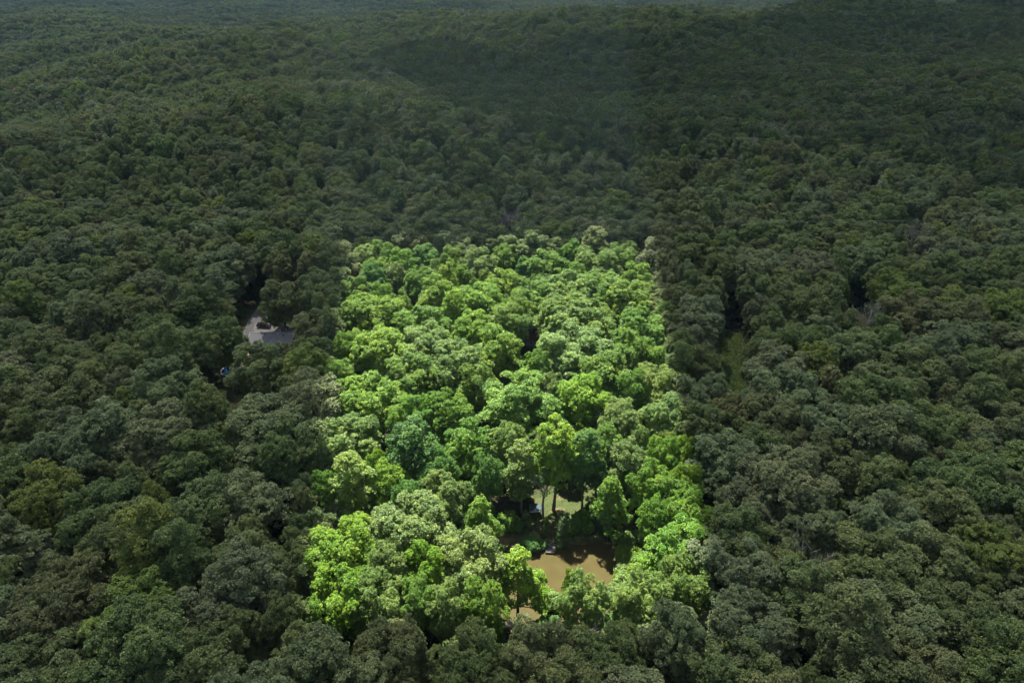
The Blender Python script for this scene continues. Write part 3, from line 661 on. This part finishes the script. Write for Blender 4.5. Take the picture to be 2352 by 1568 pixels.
def na(nm, ty): q = ng.nodes.new('GeometryNodeInputNamedAttribute'); q.data_type = ty; q.inputs['Name'].default_value = nm; return q
mp = ng.nodes.new('GeometryNodeMeshToPoints')
ng.links.new(gi.outputs[0], mp.inputs[0]); ng.links.new(mp.outputs[0], ip.inputs['Points']); ng.links.new(ci.outputs[0], ip.inputs['Instance']); ip.inputs['Pick Instance'].default_value = True
ng.links.new(na('pick', 'INT').outputs['Attribute'], ip.inputs['Instance Index']); ng.links.new(na('turn', 'FLOAT_VECTOR').outputs['Attribute'], ip.inputs['Rotation']); ng.links.new(na('size', 'FLOAT_VECTOR').outputs['Attribute'], ip.inputs['Scale'])
ng.links.new(ip.outputs[0], go.inputs[0])
md = fo.modifiers.new('instances', 'NODES'); md.node_group = ng
print('TREES single', len(single), 'points', len(PX))
# ------------------------------------------------------------------ bare trees
BARES = [(1165, 500, 1.05, 0, 'large twiggy bare tree poking above the crowns near the power wires', False), (2098, 552, 1.0, 1, 'wide leafless brownish tree at right, level with the power wires', True),
         (1985, 722, 1.05, 2, 'pale grey dead tree fan among dark crowns right of the lot', True), (1882, 1275, .95, 0, 'bare forked dead tree in woods right of the pond', False),
         (1345, 1475, .62, 1, 'leaning bare dead branches in the dark woods below the pond', False), (1728, 322, 1.25, 2, 'left one of two bare trunks in distant woods right of centre', False),
         (1775, 312, 1.2, 1, 'right one of two bare trunks in distant woods right of centre', False), (728, 1178, .8, 2, 'bare limbs at the left edge of the sunlit lot', False)]
def bare_tree(x, y, s, v, label, leafy, rz=0.0, tint=(.09, .12, .06), lean=0.0):
    s *= 1.0; o = thing('dead_tree', label, 'dead tree', (x, y, tz(x, y)), rz, 'bare trees', (s, s, s)); o.rotation_euler = (lean, 0, rz)
    link('branches', BARE[v][0], o)
    if leafy: f = link('foliage', sparse_leaves(BARE[v][1], 5 + v, m=7 if leafy is True else leafy), o); f['tint'] = list(tint)
for i, (dx, dy, s, v, lb, lf) in enumerate(BARES):
    z = 0.
    for _ in range(8): p = unp(dx, dy, z + 18 * s); z = tz(p[0], p[1])
    bare_tree(p[0], p[1], s * 1.22, v, lb, lf, i * 1.3)
p = unp(1247.6, 1187, 0); bare_tree(p[0], p[1], .92, 0, 'grey dead tree with sparse leaves standing between shelter and lawn above pond', 5, 2.2, (.06, .16, .03))

# ------------------------------------------------------------------ shrubs and cedars round the pond
def cd(cx, cyy): return 1071.8 + cx * .2604, 1033.6 + cyy * .2604
CED = [(845, 840, 1.1, 1.65, 'D', 'largest bluish cedar on the pond bank, right of the dock steps'), (698, 745, .75, .95, 'G', 'slim young cedar behind the sandy patch above the dock'),
       (522, 705, 1.0, 1.05, 'D', 'dull cedar below the shelter, left of the sandy patch')]
for cx, cyy, s, sz, c, lb in CED:
    p = unp(*cd(cx, cyy), 0); o = thing('cedar_tree', lb, 'cedar', (p[0], p[1], tz(p[0], p[1])), cx, 'cedars by the pond', (s, s, sz))
    link('trunk', KINDS['pine4'].trunk, o); f = link('crown', KINDS['pine4'].crown, o); f['tint'] = [float(v) for v in jitter_tint(c) * .75]
SHR = [(440, 690, 0, 1.0, 'G', 'green shrub left of the dull cedar below the shelter'), (360, 650, 2, 1.2, 'G', 'low green shrub at the left end of the pond clearing'), (300, 700, 1, 1.0, 'D', 'dark shrub at far left of the pond clearing'),
       (560, 850, 0, 1.0, 'D', 'dark shrub on the water edge, left end of the bank'), (590, 885, 1, .85, 'D', 'upright shrub on the bank just left of the dock'), (655, 845, 2, .6, 'D', 'low shrub beside the dock steps, left side'), (600, 800, 0, .8, 'P', 'greyish shrub above the bank left of the dock'),
       (930, 700, 0, 1.0, 'G', 'shrub on the lawn right of the largest cedar'), (1000, 660, 1, 1.35, 'G', 'tallest leafy shrub in the middle of the lawn'), (1062, 700, 0, .9, 'G', 'shrub at the foot of the cone-shaped tree on the lawn'), (985, 800, 1, .4, 'P', 'tiny pale sapling on the far bank of the pond'),
       (1330, 800, 0, .9, 'G', 'shrub at the upper right corner of the pond'), (1400, 850, 1, 1.1, 'P', 'pale shrub above the right bank of the pond'), (1460, 830, 0, 1.3, 'P', 'large pale shrub behind the right bank vines'),
       (1385, 955, 2, .8, 'Y', 'yellow-green vine mound at top of right bank, nearest the water'), (1440, 950, 2, 1.3, 'Y', 'broad yellow-green vine mound at top of the right bank'), (1500, 1010, 2, 1.4, 'Y', 'bright vine mound on the outer side of the right bank'),
       (1415, 1040, 0, .8, 'P', 'grey-green shrub beside the right edge of the water'), (1385, 1095, 2, .8, 'Y', 'yellow-green mound on the middle of the right bank'), (1430, 1110, 2, 1.3, 'C', 'creamy green mound on the middle of the right bank'),
       (1500, 1130, 0, 1.3, 'Y', 'yellow-green shrub at the outer middle of the right bank'), (1370, 1180, 2, .8, 'Y', 'low yellow-green mound at bottom of the right bank by the water'), (1420, 1210, 2, 1.4, 'C', 'creamy mound near the bottom of the right bank'),
       (1520, 1240, 0, 1.4, 'P', 'pale shrub at the lower outer end of the right bank'), (1560, 1060, 0, 1.4, 'G', 'green shrub where the right bank meets the trees'), (1380, 1290, 0, 1.2, 'P', 'pale shrub below the bottom right corner of the pond'),
       (700, 1330, 2, 1.1, 'Y', 'yellow-green mound on the near bank below the open water'), (760, 1370, 0, 1.1, 'P', 'pale shrub on the near bank below the open water'), (1250, 1300, 0, 1.0, 'P', 'small grey-green shrub on the near bank right of the round tree')]
for i, (cx, cyy, v, s, c, lb) in enumerate(SHR):
    p = unp(*cd(cx, cyy), 0); o = thing('shrub', lb, 'shrub', (p[0], p[1], tz(p[0], p[1]) - .05), i * 1.9, 'shrubs round the pond', (s * 1.15, s * 1.15, s))
    link('stem', STEMS, o); f = link('foliage', SHRUB[v], o); f['tint'] = [float(q) for q in jitter_tint(c)]
# yard shrubs by the far house
for i, (dx, dy, s, c, lb) in enumerate([(640, 742, 1.2, 'g', 'dark shrub behind the parked truck, nearest the house'), (625, 736, 1.0, 'g', 'dark shrub at the edge of the driveway pad'), (648, 726, 1.5, 'd', 'large blackish shrub behind the truck under the trees'),
                                     (606, 893, 1.2, 'o', 'shrub at the left rim of the small back lawn'), (640, 905, 1.4, 'g', 'shrub right of the small back lawn under the oak'), (560, 895, 1.1, 'g', 'shrub left of the small back lawn below the pool')]):
    p = unp(dx, dy, 0); o = thing('shrub', lb, 'shrub', (p[0], p[1], tz(p[0], p[1]) - .05), i * 1.3, 'shrubs by the grey house', (s, s, s))
    link('stem', STEMS, o); f = link('foliage', SHRUB[i % 3], o); f['tint'] = [float(q) for q in jitter_tint(c)]
# grass (stuff)
def grass_stuff(name, polys, n, h, tint, seed):
    r = np.random.default_rng(seed); Ps = []
    for P in polys:
        A = np.array(P); lo, hi = A.min(0) - 1, A.max(0) + 1; q = r.uniform(lo, hi, (n, 2)); q = q[dpoly(q[:, 0], q[:, 1], P) < .8]
        q = q[dpoly(q[:, 0], q[:, 1], POND) > .6]; Ps.append(q)
    q = np.concatenate(Ps); z = terrain(q[:, 0], q[:, 1]); hh = h * r.uniform(.5, 1.3, len(q)); a = r.uniform(0, 6.28, len(q)); w_ = hh * .28
    b = np.stack([q[:, 0], q[:, 1], z - .03], 1); d = np.stack([np.cos(a), np.sin(a), 0 * a], 1) * w_[:, None]; e = r.normal(0, .35, (len(q), 2)) * hh[:, None]
    t = b + np.concatenate([e, hh[:, None]], 1); V = np.stack([b - d, b + d, t + d * .5, t - d * .5], 1).reshape(-1, 3)
    o = link(name, mesh_from(name, V, np.arange(len(V)).reshape(-1, 4), [LEAF], None, np.repeat(np.clip(r.normal(.5, .25, len(q)), 0, 1), 4))); o['tint'] = list(tint); tag(o, kind='stuff')
grass_stuff('lawn_grass', [LAWN], 16000, .16, (.036, .062, .015), 1)
grass_stuff('yard_grass', [YARD], 14000, .2, (.06, .07, .025), 2)
grass_stuff('meadow_grass', [MEADOW], 34000, .75, (.15, .22, .07), 3)
grass_stuff('ground_cover', [BANK], 9000, .7, (.12, .20, .03), 4)

# ------------------------------------------------------------------ paint-like materials
GREYMETAL = noisy('blue_grey_metal', (.040, .058, .070), (.055, .078, .090), 2, .95, .1, .05)
TIMBER = noisy('grey_timber', (.05, .05, .047), (.085, .083, .078), 3, .85, .4)
SHINGLE = noisy('grey_shingle', (.15, .147, .145), (.20, .197, .195), 5, .9, .4, coord='Object')
WHITE = noisy('white_siding', (.70, .70, .68), (.80, .80, .78), 2, .6)
BRICK = noisy('tan_brick', (.28, .20, .15), (.38, .29, .22), 6, .9, .3)
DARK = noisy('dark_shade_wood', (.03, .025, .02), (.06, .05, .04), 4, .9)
GLASS = noisy('window_glass', (.02, .025, .03), (.03, .035, .04), 2, .08, 0, .8)
CARP = noisy('black_car_paint', (.012, .010, .011), (.018, .015, .016), 2, .18, 0, .7)
RUBBER = noisy('rubber', (.015, .015, .015), (.025, .025, .025), 9, .8)
CHROME = noisy('alloy', (.4, .4, .4), (.5, .5, .5), 4, .3, 0, .5, .8)
ASPH = noisy('worn_asphalt', (.085, .082, .082), (.125, .12, .118), 1.2, .9, .3)
CONC = noisy('pale_concrete', (.12, .115, .10), (.19, .18, .155), .8, .9, .2)
POOLW = noisy('pool_water', (.006, .028, .065), (.010, .045, .10), 1.2, .06, .3, .5)
POOLS = noisy('pool_wall', (.10, .13, .18), (.16, .20, .26), 2, .5)
PATIO = noisy('pinkish_paving', (.40, .27, .20), (.55, .38, .30), 1.5, .9)
REDL = noisy('red_lens', (.35, .01, .01), (.45, .02, .02), 3, .3); LAMPM = noisy('clear_lens', (.5, .5, .48), (.6, .6, .58), 3, .2); AMBER = noisy('amber_tone', (.7, .3, .02), (.8, .4, .03), 3, .4)

# ------------------------------------------------------------------ shelter, dock, steps
p = unp(1229, 1180, 0); gz = tz(p[0], p[1])
sh = thing('garden_shelter', 'small open shelter with blue-grey metal roof beside the dead tree', 'shelter', (p[0], p[1], gz), R(3))
mb = MB(); W2, D2 = 1.5, 1.25
mb.prism([(-W2, -D2, 2.0), (W2, -D2, 2.0), (W2, D2, 2.55), (-W2, D2, 2.55)], (0, 0, .05))
for i in range(9): x = -W2 + .05 + i * (2 * W2 - .1) / 8; mb.prism([(x - .02, -D2, 2.053), (x + .02, -D2, 2.053), (x + .02, D2, 2.603), (x - .02, D2, 2.603)], (0, 0, .05))
rf = part('roof', mb, GREYMETAL, sh)
mb = MB(); mb.box((0, -D2 - .03, 1.98), (2 * W2 + .1, .05, .16)).box((-W2 - .03, 0, 2.25), (.05, .1, .1)); part('fascia', mb, WHITE, rf)
for sx in (-1, 1):
    for sy in (-1, 1): part('post', MB().box((sx * 1.3, sy * 1.05, (1.97 if sy < 0 else 2.4) / 2 - .1), (.12, .12, (1.97 if sy < 0 else 2.4) + .2)), TIMBER, sh)
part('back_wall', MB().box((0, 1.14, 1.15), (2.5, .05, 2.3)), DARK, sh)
part('bench', MB().box((0, .7, .45), (2.3, .45, .06)).box((-1, .7, .2), (.08, .4, .44)).box((1, .7, .2), (.08, .4, .44)), TIMBER, sh)
p = unp(1264, 1262, -.1)
dk = thing('dock', 'small grey wooden dock at the far side of the muddy pond', 'dock', (p[0], p[1], 0), R(-4))
mb = MB()
for i in range(11): mb.box((0, -.95 + i * .19, .0), (2.3, .165, .05))
part('deck', mb, TIMBER, dk)
for sx in (-1.05, 1.05):
    for sy in (-.8, .8): part('post', MB().tube([(sx, sy, -1.8), (sx, sy, .02 if sy > 0 else .35)], .07, 8), TIMBER, dk)
part('side_beam', MB().box((-1.17, 0, -.09), (.04, 2.1, .14)).box((1.17, 0, -.09), (.04, 2.1, .14)).box((0, -1.06, -.09), (2.3, .04, .14)), TIMBER, dk)
q = unp(1262, 1248, 0)
st = thing('garden_steps', 'short flight of grey timber steps leading down to the dock', 'steps', (q[0], q[1], 0), R(-4))
for i in range(5): part('tread', MB().box((0, -.9 + i * .5, .02 + i * .07), (.9, .34, .07)), TIMBER, st)
part('stringer', MB().prism([(-.48, -1.1, -.2), (-.48, 1.3, -.2), (-.48, 1.3, .38), (-.48, -1.1, .04)], (.04, 0, 0)).prism([(.44, -1.1, -.2), (.44, 1.3, -.2), (.44, 1.3, .38), (.44, -1.1, .04)], (.04, 0, 0)), TIMBER, st)

# ------------------------------------------------------------------ house, truck, driveway, pool
P1 = unp(576, 763, 5.2); P2 = unp(690, 764, 5.2)
HL = P2[0] - P1[0]; hz0 = tz(P1[0] + HL / 2, P1[1])
ho = thing('grey_roofed_house', 'grey roofed single-storey house half hidden by trees left of the sunlit lot', 'house', (P1[0], P1[1], hz0))
FD, BD, EH, RH = 6.6, 5.4, 2.8, 5.2      # front depth, back depth, eave and ridge heights
part('wall', MB().box((HL / 2, (BD - FD) / 2, 1.3), (HL - .8, BD + FD - 1.0, 3.0)), BRICK, ho)
part('gable_wall', MB().prism([(.35, -FD + .5, EH - .1), (.35, BD - .5, EH - .1), (.35, .0, RH - .25)], (.04, 0, 0)).box((.37, (BD - FD) / 2, 1.3), (.05, BD + FD - 1, 2.95)), WHITE, ho)
def gable(mb, x0, x1, yf, yb, eh, rh, t=.18):
    mb.prism([(x0, yf, eh), (x0, 0, rh), (x0, yb, eh), (x0, yb, eh - t), (x0, 0, rh - t), (x0, yf, eh - t)], (x1 - x0, 0, 0))
mb = MB(); gable(mb, -.2, HL + .3, -FD, BD, EH, RH)
roof = part('roof', mb, SHINGLE, ho)
part('rake_board', MB().prism([(-.27, -FD - .02, EH + .02), (-.27, 0, RH + .03), (-.27, 0, RH - .3), (-.27, -FD - .02, EH - .28)], (.06, 0, 0)), WHITE, roof)
part('ridge_cap', MB().box((HL / 2, 0, RH + .03), (HL + .45, .3, .08)), noisy('ridge_shingle', (.24, .24, .24), (.30, .30, .30), 4, .9), roof)
# rear wing with hipped end
wx = unp(652, 743.5, 5.2)[0] - P1[0]; WL = 9.2; ww = 4.0; rz_ = RH - .12
V = [(wx - ww, 0.3, EH), (wx + ww, 0.3, EH), (wx + ww, WL, EH), (wx - ww, WL, EH), (wx, 0.3, rz_), (wx, WL - 3.2, rz_), (wx - ww, .3, EH - .18), (wx + ww, .3, EH - .18), (wx + ww, WL, EH - .18), (wx - ww, WL, EH - .18)]
link('wing_roof', mesh_from('wing_roof', V, [[0, 4, 5, 3], [1, 2, 5, 4], [3, 5, 2], [0, 3, 9, 6], [3, 2, 8, 9], [2, 1, 7, 8], [6, 9, 8, 7], [0, 1, 4], [0, 6, 7, 1]], [SHINGLE]), ho)
part('wing_wall', MB().box((wx, WL / 2 + 2.4, 1.25), (2 * ww - .8, WL - 5.5, 2.85)), BRICK, ho)
# front cross gable
gx = unp(628, 775, 4)[0] - P1[0] + .5; g0, g1 = -2.3, -FD - 2.6; gw = 3.6; gr = RH - 2.3 * (RH - EH) / FD - .02
V = [(gx - gw, g1, EH - .02), (gx, g1, gr), (gx + gw, g1, EH - .02), (gx - gw, -FD + .3, EH - .02), (gx, g0, gr), (gx + gw, -FD + .3, EH - .02), (gx - gw, g1, EH - .2), (gx, g1, gr - .18), (gx + gw, g1, EH - .2)]
link('front_gable_roof', mesh_from('front_gable_roof', V, [[0, 1, 4, 3], [1, 2, 5, 4], [0, 6, 7, 1], [1, 7, 8, 2]], [noisy('paler_shingle', (.18, .176, .172), (.23, .226, .222), 5, .9, .4)]), ho)  # paler grey than the main roof
part('front_gable_wall', MB().prism([(gx - gw + .4, g1 + .4, -.2), (gx + gw - .4, g1 + .4, -.2), (gx + gw - .4, g1 + .4, EH - .1), (gx, g1 + .4, gr - .35), (gx - gw + .4, g1 + .4, EH - .1)], (0, -g1 - FD + .2, 0)), BRICK, ho)
def ry(y): return RH - abs(y) * (RH - EH) / (FD if y < 0 else BD)
for dx, y, h, m in ((577 + 27 + 38, .8, 1.1, WHITE), (577 + 77, 2.2, .9, WHITE), (577 + 32, -1.0, .3, DARK), (577 + 62, -.9, .35, WHITE), (577 + 75, -1.6, .4, DARK), (652, 4.4, .3, DARK)):
    x = (dx - 576) / (690 - 576) * HL; z = ry(y) if abs(x - wx) > ww or y < 0 else rz_ - .4
    part('vent_pipe', MB().tube([(x, y, z - .4), (x, y, z + h)], .09 if h > .5 else .16, 8).tube([(x, y, z + h), (x, y, z + h + .07)], .14 if h > .5 else .22, 8), m, ho)
for x in (2.5, 5.5, HL - 4.5, HL - 1.8):
    f = part('window', MB().box((x, -FD + .46, 1.6), (1.3, .08, 1.2)), WHITE, ho); part('pane', MB().box((x, -FD + .41, 1.6), (1.1, .04, 1.0)), GLASS, f)
f = part('window', MB().box((gx, g1 + .36, 1.5), (1.8, .08, 1.3)), WHITE, ho); part('pane', MB().box((gx, g1 + .31, 1.5), (1.6, .04, 1.1)), GLASS, f)
d = part('door', MB().box((gx + gw + 1.3, -FD + .46, 1.05), (.95, .08, 2.1)), WHITE, ho); part('handle', MB().box((gx + gw + 1.65, -FD + .38, 1.0), (.05, .08, .12)), CHROME, d)
def sheet(name, pts, z, m, th=.08):
    q = [(*unp(a, b, 0)[:2],) for a, b in pts]; c = np.mean(q, 0); zz = float(np.max(terrain(np.array([k[0] for k in q]), np.array([k[1] for k in q])))) + z
    mb = MB(); mb.prism([(a, b, zz - .6) for a, b in reversed(q)], (0, 0, .6)); tag(link(name, mb.mesh(name, m)), kind='structure')
sheet('driveway', [(612, 692), (602, 697), (592, 707), (580, 722), (568, 742), (560, 760), (553, 782), (548, 800), (578, 800), (577, 790), (580, 770), (590, 756), (598, 742), (603, 728), (609, 712), (616, 700)], .16, ASPH)
sheet('parking_pad', [(584, 742), (622, 744), (634, 762), (582, 764)], .20, CONC)
sheet('path', [(576, 769), (579, 769), (573.6, 787), (563.5, 790)], .24, noisy('white_concrete', (.62, .62, .60), (.74, .74, .72), 1, .8))
sheet('patio', [(548, 808), (572, 806), (572, 840), (545, 836)], .17, PATIO)
# pickup truck with cap, facing right
p = unp(607, 753, 0)
tk = thing('pickup_truck', 'black pickup truck with a canopy over its bed parked beside the grey roofed house', 'pickup truck', (p[0], p[1], tz(p[0], p[1]) + .2), R(-9))
def side_prism(prof, w0, m, name, parent, tap=1.0):
    n = len(prof); V = [(x, -w0 * (tap if z > 1.15 else 1), z) for x, z in prof] + [(x, w0 * (tap if z > 1.15 else 1), z) for x, z in prof]
    Fc = [list(range(n)), [n + i for i in reversed(range(n))]] + [[i, n + i, n + (i + 1) % n, (i + 1) % n] for i in range(n)]
    me = mesh_from(name, V, Fc, [m]); o = link(name, me, parent); bv = o.modifiers.new('bevel', 'BEVEL'); bv.width = .05; bv.segments = 2; return o
body = side_prism([(-2.8, .55), (-2.25, .5), (-2.15, .8), (-1.75, .95), (-1.35, .8), (-1.25, .45), (1.15, .45), (1.25, .8), (1.65, .95), (2.05, .8), (2.15, .5), (2.75, .5), (2.85, .75), (2.8, 1.1), (2.6, 1.2), (1.35, 1.27), (-2.8, 1.22)], .96, CARP, 'body', tk)
side_prism([(1.45, 1.22), (.75, 1.80), (.55, 1.86), (-.75, 1.86), (-.85, 1.22)], .88, CARP, 'cab', tk, .86)
side_prism([(-.9, 1.2), (-.9, 1.86), (-2.6, 1.82), (-2.78, 1.2)], .9, CARP, 'bed_canopy', tk, .9)
for sy in (-1, 1):
    part('side_window', MB().prism([(1.2, sy * .875, 1.30), (.68, sy * .775, 1.74), (.12, sy * .775, 1.74), (.12, sy * .875, 1.30)], (0, sy * .035, 0)), GLASS, tk)
    part('side_window', MB().prism([(.02, sy * .875, 1.30), (.02, sy * .775, 1.74), (-.68, sy * .775, 1.74), (-.72, sy * .875, 1.30)], (0, sy * .035, 0)), GLASS, tk)
    part('canopy_window', MB().prism([(-1.05, sy * .87, 1.35), (-1.05, sy * .83, 1.72), (-2.4, sy * .83, 1.70), (-2.55, sy * .87, 1.35)], (0, sy * .03, 0)), GLASS, tk)
    part('mirror', MB().box((1.1, sy * 1.02, 1.36), (.12, .18, .18)), CARP, tk)
    part('headlight', MB().box((2.82, sy * .72, .98), (.06, .3, .18)), LAMPM, tk)
    part('tail_light', MB().box((-2.81, sy * .85, 1.0), (.05, .14, .34)), REDL, tk)
    for x in (-1.75, 1.65):
        wh = part('wheel', MB().tube([(x, sy * .72, .38), (x, sy * .98, .38)], .38, 20), RUBBER, tk); part('rim', MB().tube([(x, sy * .95, .38), (x, sy * .995, .38)], .24, 12), CHROME, wh)
part('windscreen', MB().prism([(1.44, -.72, 1.27), (.82, -.66, 1.79), (.82, .66, 1.79), (1.44, .72, 1.27)], (.03, 0, .03)), GLASS, tk)
part('bumper', MB().box((2.88, 0, .6), (.1, 1.7, .22)).box((-2.86, 0, .58), (.1, 1.7, .2)), CHROME, tk)
part('grille', MB().box((2.84, 0, .92), (.04, 1.0, .3)), DARK, tk)
part('amber_spot', MB().box((-1.45, -.865, 1.50), (.34, .05, .2)), AMBER, tk)  # small amber block on the canopy side
# closed patio parasol: pale cone beside the drive
p = unp(613, 737.5, 0); pr = thing('covered_parasol', 'small pale blue-grey cone-shaped cover beside the driveway behind the truck', 'parasol', (p[0], p[1], tz(p[0], p[1])))
part('pole', MB().tube([(0, 0, -.2), (0, 0, 2.3)], .04, 8), TIMBER, pr)
mb = MB(); mb.tube([(0, 0, .55), (0, 0, 1.2), (0, 0, 1.9), (0, 0, 2.25)], [.85, .6, .25, .05], 12); part('fabric_cover', mb, noisy('pale_canvas', (.38, .43, .45), (.5, .55, .57), 3, .8), pr)
# pool
p = unp(534, 851, 1.0); pl = thing('swimming_pool', 'round above-ground pool with blue water and white rim below the house', 'pool', (p[0], p[1], tz(p[0], p[1])))
PR_ = 3.9
def ring(mb, r0, r1, z0, z1, n=40):
    for i in range(n):
        a, b = 2 * math.pi * i / n, 2 * math.pi * (i + 1) / n
        mb.prism([(r0 * math.cos(a), r0 * math.sin(a), z0), (r1 * math.cos(a), r1 * math.sin(a), z0), (r1 * math.cos(b), r1 * math.sin(b), z0), (r0 * math.cos(b), r0 * math.sin(b), z0)], (0, 0, z1 - z0))
    return mb
part('pool_wall', ring(MB(), PR_ - .06, PR_, -.1, 1.25), POOLS, pl)
part('rim', ring(MB(), PR_ - .12, PR_ + .1, 1.252, 1.31), WHITE, pl)
part('pool_water', MB().tube([(0, 0, 0.0), (0, 0, 1.05)], PR_ - .07, 40), POOLW, pl)
part('ladder', MB().tube([(-2.9, 2.9, -.1), (-2.7, 2.7, 1.9), (-2.4, 2.4, 1.9), (-2.4, 2.4, .6)], .04, 6).tube([(-2.6, 3.2, -.1), (-2.4, 3.0, 1.9), (-2.1, 2.7, 1.9), (-2.1, 2.7, .6)], .04, 6), WHITE, pl)
for i in range(20):
    a = 2 * math.pi * i / 20; part('upright', MB().box(((PR_ + .045) * math.cos(a), (PR_ + .045) * math.sin(a), .55), (.08, .12, 1.38), a), WHITE, pl)
# second roof glimpsed at right
z = 0.
for _ in range(5): p = unp(2190, 702, z + 3.5); z = tz(p[0], p[1])
h2 = thing('grey_roofed_cottage', 'small grey roof glimpsed between dark crowns at far right of photo', 'house', (p[0], p[1], z), R(-12))
mb = MB(); gable(mb, -5.5, 5.5, -3.6, 3.6, 2.7, 4.4); part('roof', mb, SHINGLE, h2); part('wall', MB().box((0, 0, 1.2), (10.2, 6.2, 2.9)), WHITE, h2)
part('gable_wall', MB().prism([(-5.1, -3.1, 2.66), (-5.1, 3.1, 2.66), (-5.1, 0, 4.1)], (.05, 0, 0)).prism([(5.05, -3.1, 2.66), (5.05, 3.1, 2.66), (5.05, 0, 4.1)], (.05, 0, 0)), WHITE, h2)
for x in (-3, 0, 3):
    f = part('window', MB().box((x, -3.12, 1.5), (1.2, .06, 1.1)), WHITE, h2); part('pane', MB().box((x, -3.16, 1.5), (1.0, .04, .9)), GLASS, f)

p = unp(1226, 768, 3.5)
h3 = thing('reddish_roofed_cabin', 'reddish-brown cabin roof glimpsed through a gap in the upper middle of sunlit lot', 'cabin', (p[0], p[1], 0), R(8))
mb = MB(); gable(mb, -3.6, 3.6, -3.0, 3.0, 2.6, 4.3); part('roof', mb, noisy('rusty_roofing', (.13, .05, .028), (.20, .085, .05), 3, .9, .3, .1), h3); part('wall', MB().box((0, 0, 1.15), (6.6, 5.2, 2.8)), BRICK, h3)
part('gable_wall', MB().prism([(-3.3, -2.6, 2.56), (-3.3, 2.6, 2.56), (-3.3, 0, 4.0)], (.05, 0, 0)).prism([(3.25, -2.6, 2.56), (3.25, 2.6, 2.56), (3.25, 0, 4.0)], (.05, 0, 0)), BRICK, h3)
f = part('window', MB().box((-1.5, -2.62, 1.5), (1.1, .06, 1.0)), WHITE, h3); part('pane', MB().box((-1.5, -2.66, 1.5), (.9, .04, .8)), GLASS, f)
part('door', MB().box((1.2, -2.62, 1.0), (.9, .06, 2.0)), DARK, h3)

# ------------------------------------------------------------------ power line crossing behind the lot
PLP = [(-290., 322.), (300., 286.)]
for i, (x, y) in enumerate(PLP):
    o = thing('power_pole', 'tall wooden power pole at the %s end of the wires' % ('left', 'right')[i], 'power pole', (x, y, tz(x, y)), R(-2), 'power poles')
    part('pole', MB().tube([(0, 0, -1), (0, 0, 37)], [.28, .16], 10), TIMBER, o)
    ca = part('crossarm', MB().box((0, -.26, 36.2), (.14, .16, 4.4), 0), TIMBER, o); ca.data.clear_geometry(); m2 = MB().box((0, -.26, 36.2), (.16, 4.4, .18)).mesh('crossarm', TIMBER); ca.data = m2
    for yy in (-2, 0, 2): part('insulator', MB().tube([(0, yy - .26, 36.29), (0, yy - .26, 36.6)], .08, 8), GLASS, o)
WIRE = noisy('wire_metal', (.10, .11, .11), (.15, .16, .16), 3, .7, 0, .3)
for i, (off, dz, lb) in enumerate(((-2.26, 0, 'nearest of the three thin power wires crossing behind the sunlit lot'), (-.26, 0, 'middle of the three thin power wires crossing behind the sunlit lot'), (1.74, 0, 'farthest of the three thin power wires crossing behind the sunlit lot'))):
    pts = []
    for k in range(61):
        t = k / 60; x = PLP[0][0] + (PLP[1][0] - PLP[0][0]) * t; y = PLP[0][1] + (PLP[1][1] - PLP[0][1]) * t
        z0, z1 = tz(*PLP[0]) + 36.6, tz(*PLP[1]) + 36.6
        pts.append((x, y + off, z0 + (z1 - z0) * t - (8 + i * 1.1) * 4 * t * (1 - t)))
    tag(link('power_wire', MB().tube(pts, .022, 5).mesh('power_wire', WIRE, True)), lb, 'power line', 'power wires behind the lot')

# ------------------------------------------------------------------ haze
HB = [(-7600, -700), (7600, -700), (7600, 8200), (-7600, 8200)]
mb = MB(); mb.prism([(a, b, -48) for a, b in HB], (0, 0, 48 + 235))
hm, n, l, b = mat('haze'); n.remove(b); pv = n.new('ShaderNodeVolumePrincipled'); pv.inputs['Color'].default_value = (.42, .70, 1, 1); pv.inputs['Density'].default_value = .000038; pv.inputs['Anisotropy'].default_value = 0
l.new(pv.outputs[0], n['Material Output'].inputs['Volume'])
tag(link('haze', mb.mesh('haze', [hm])), kind='stuff')
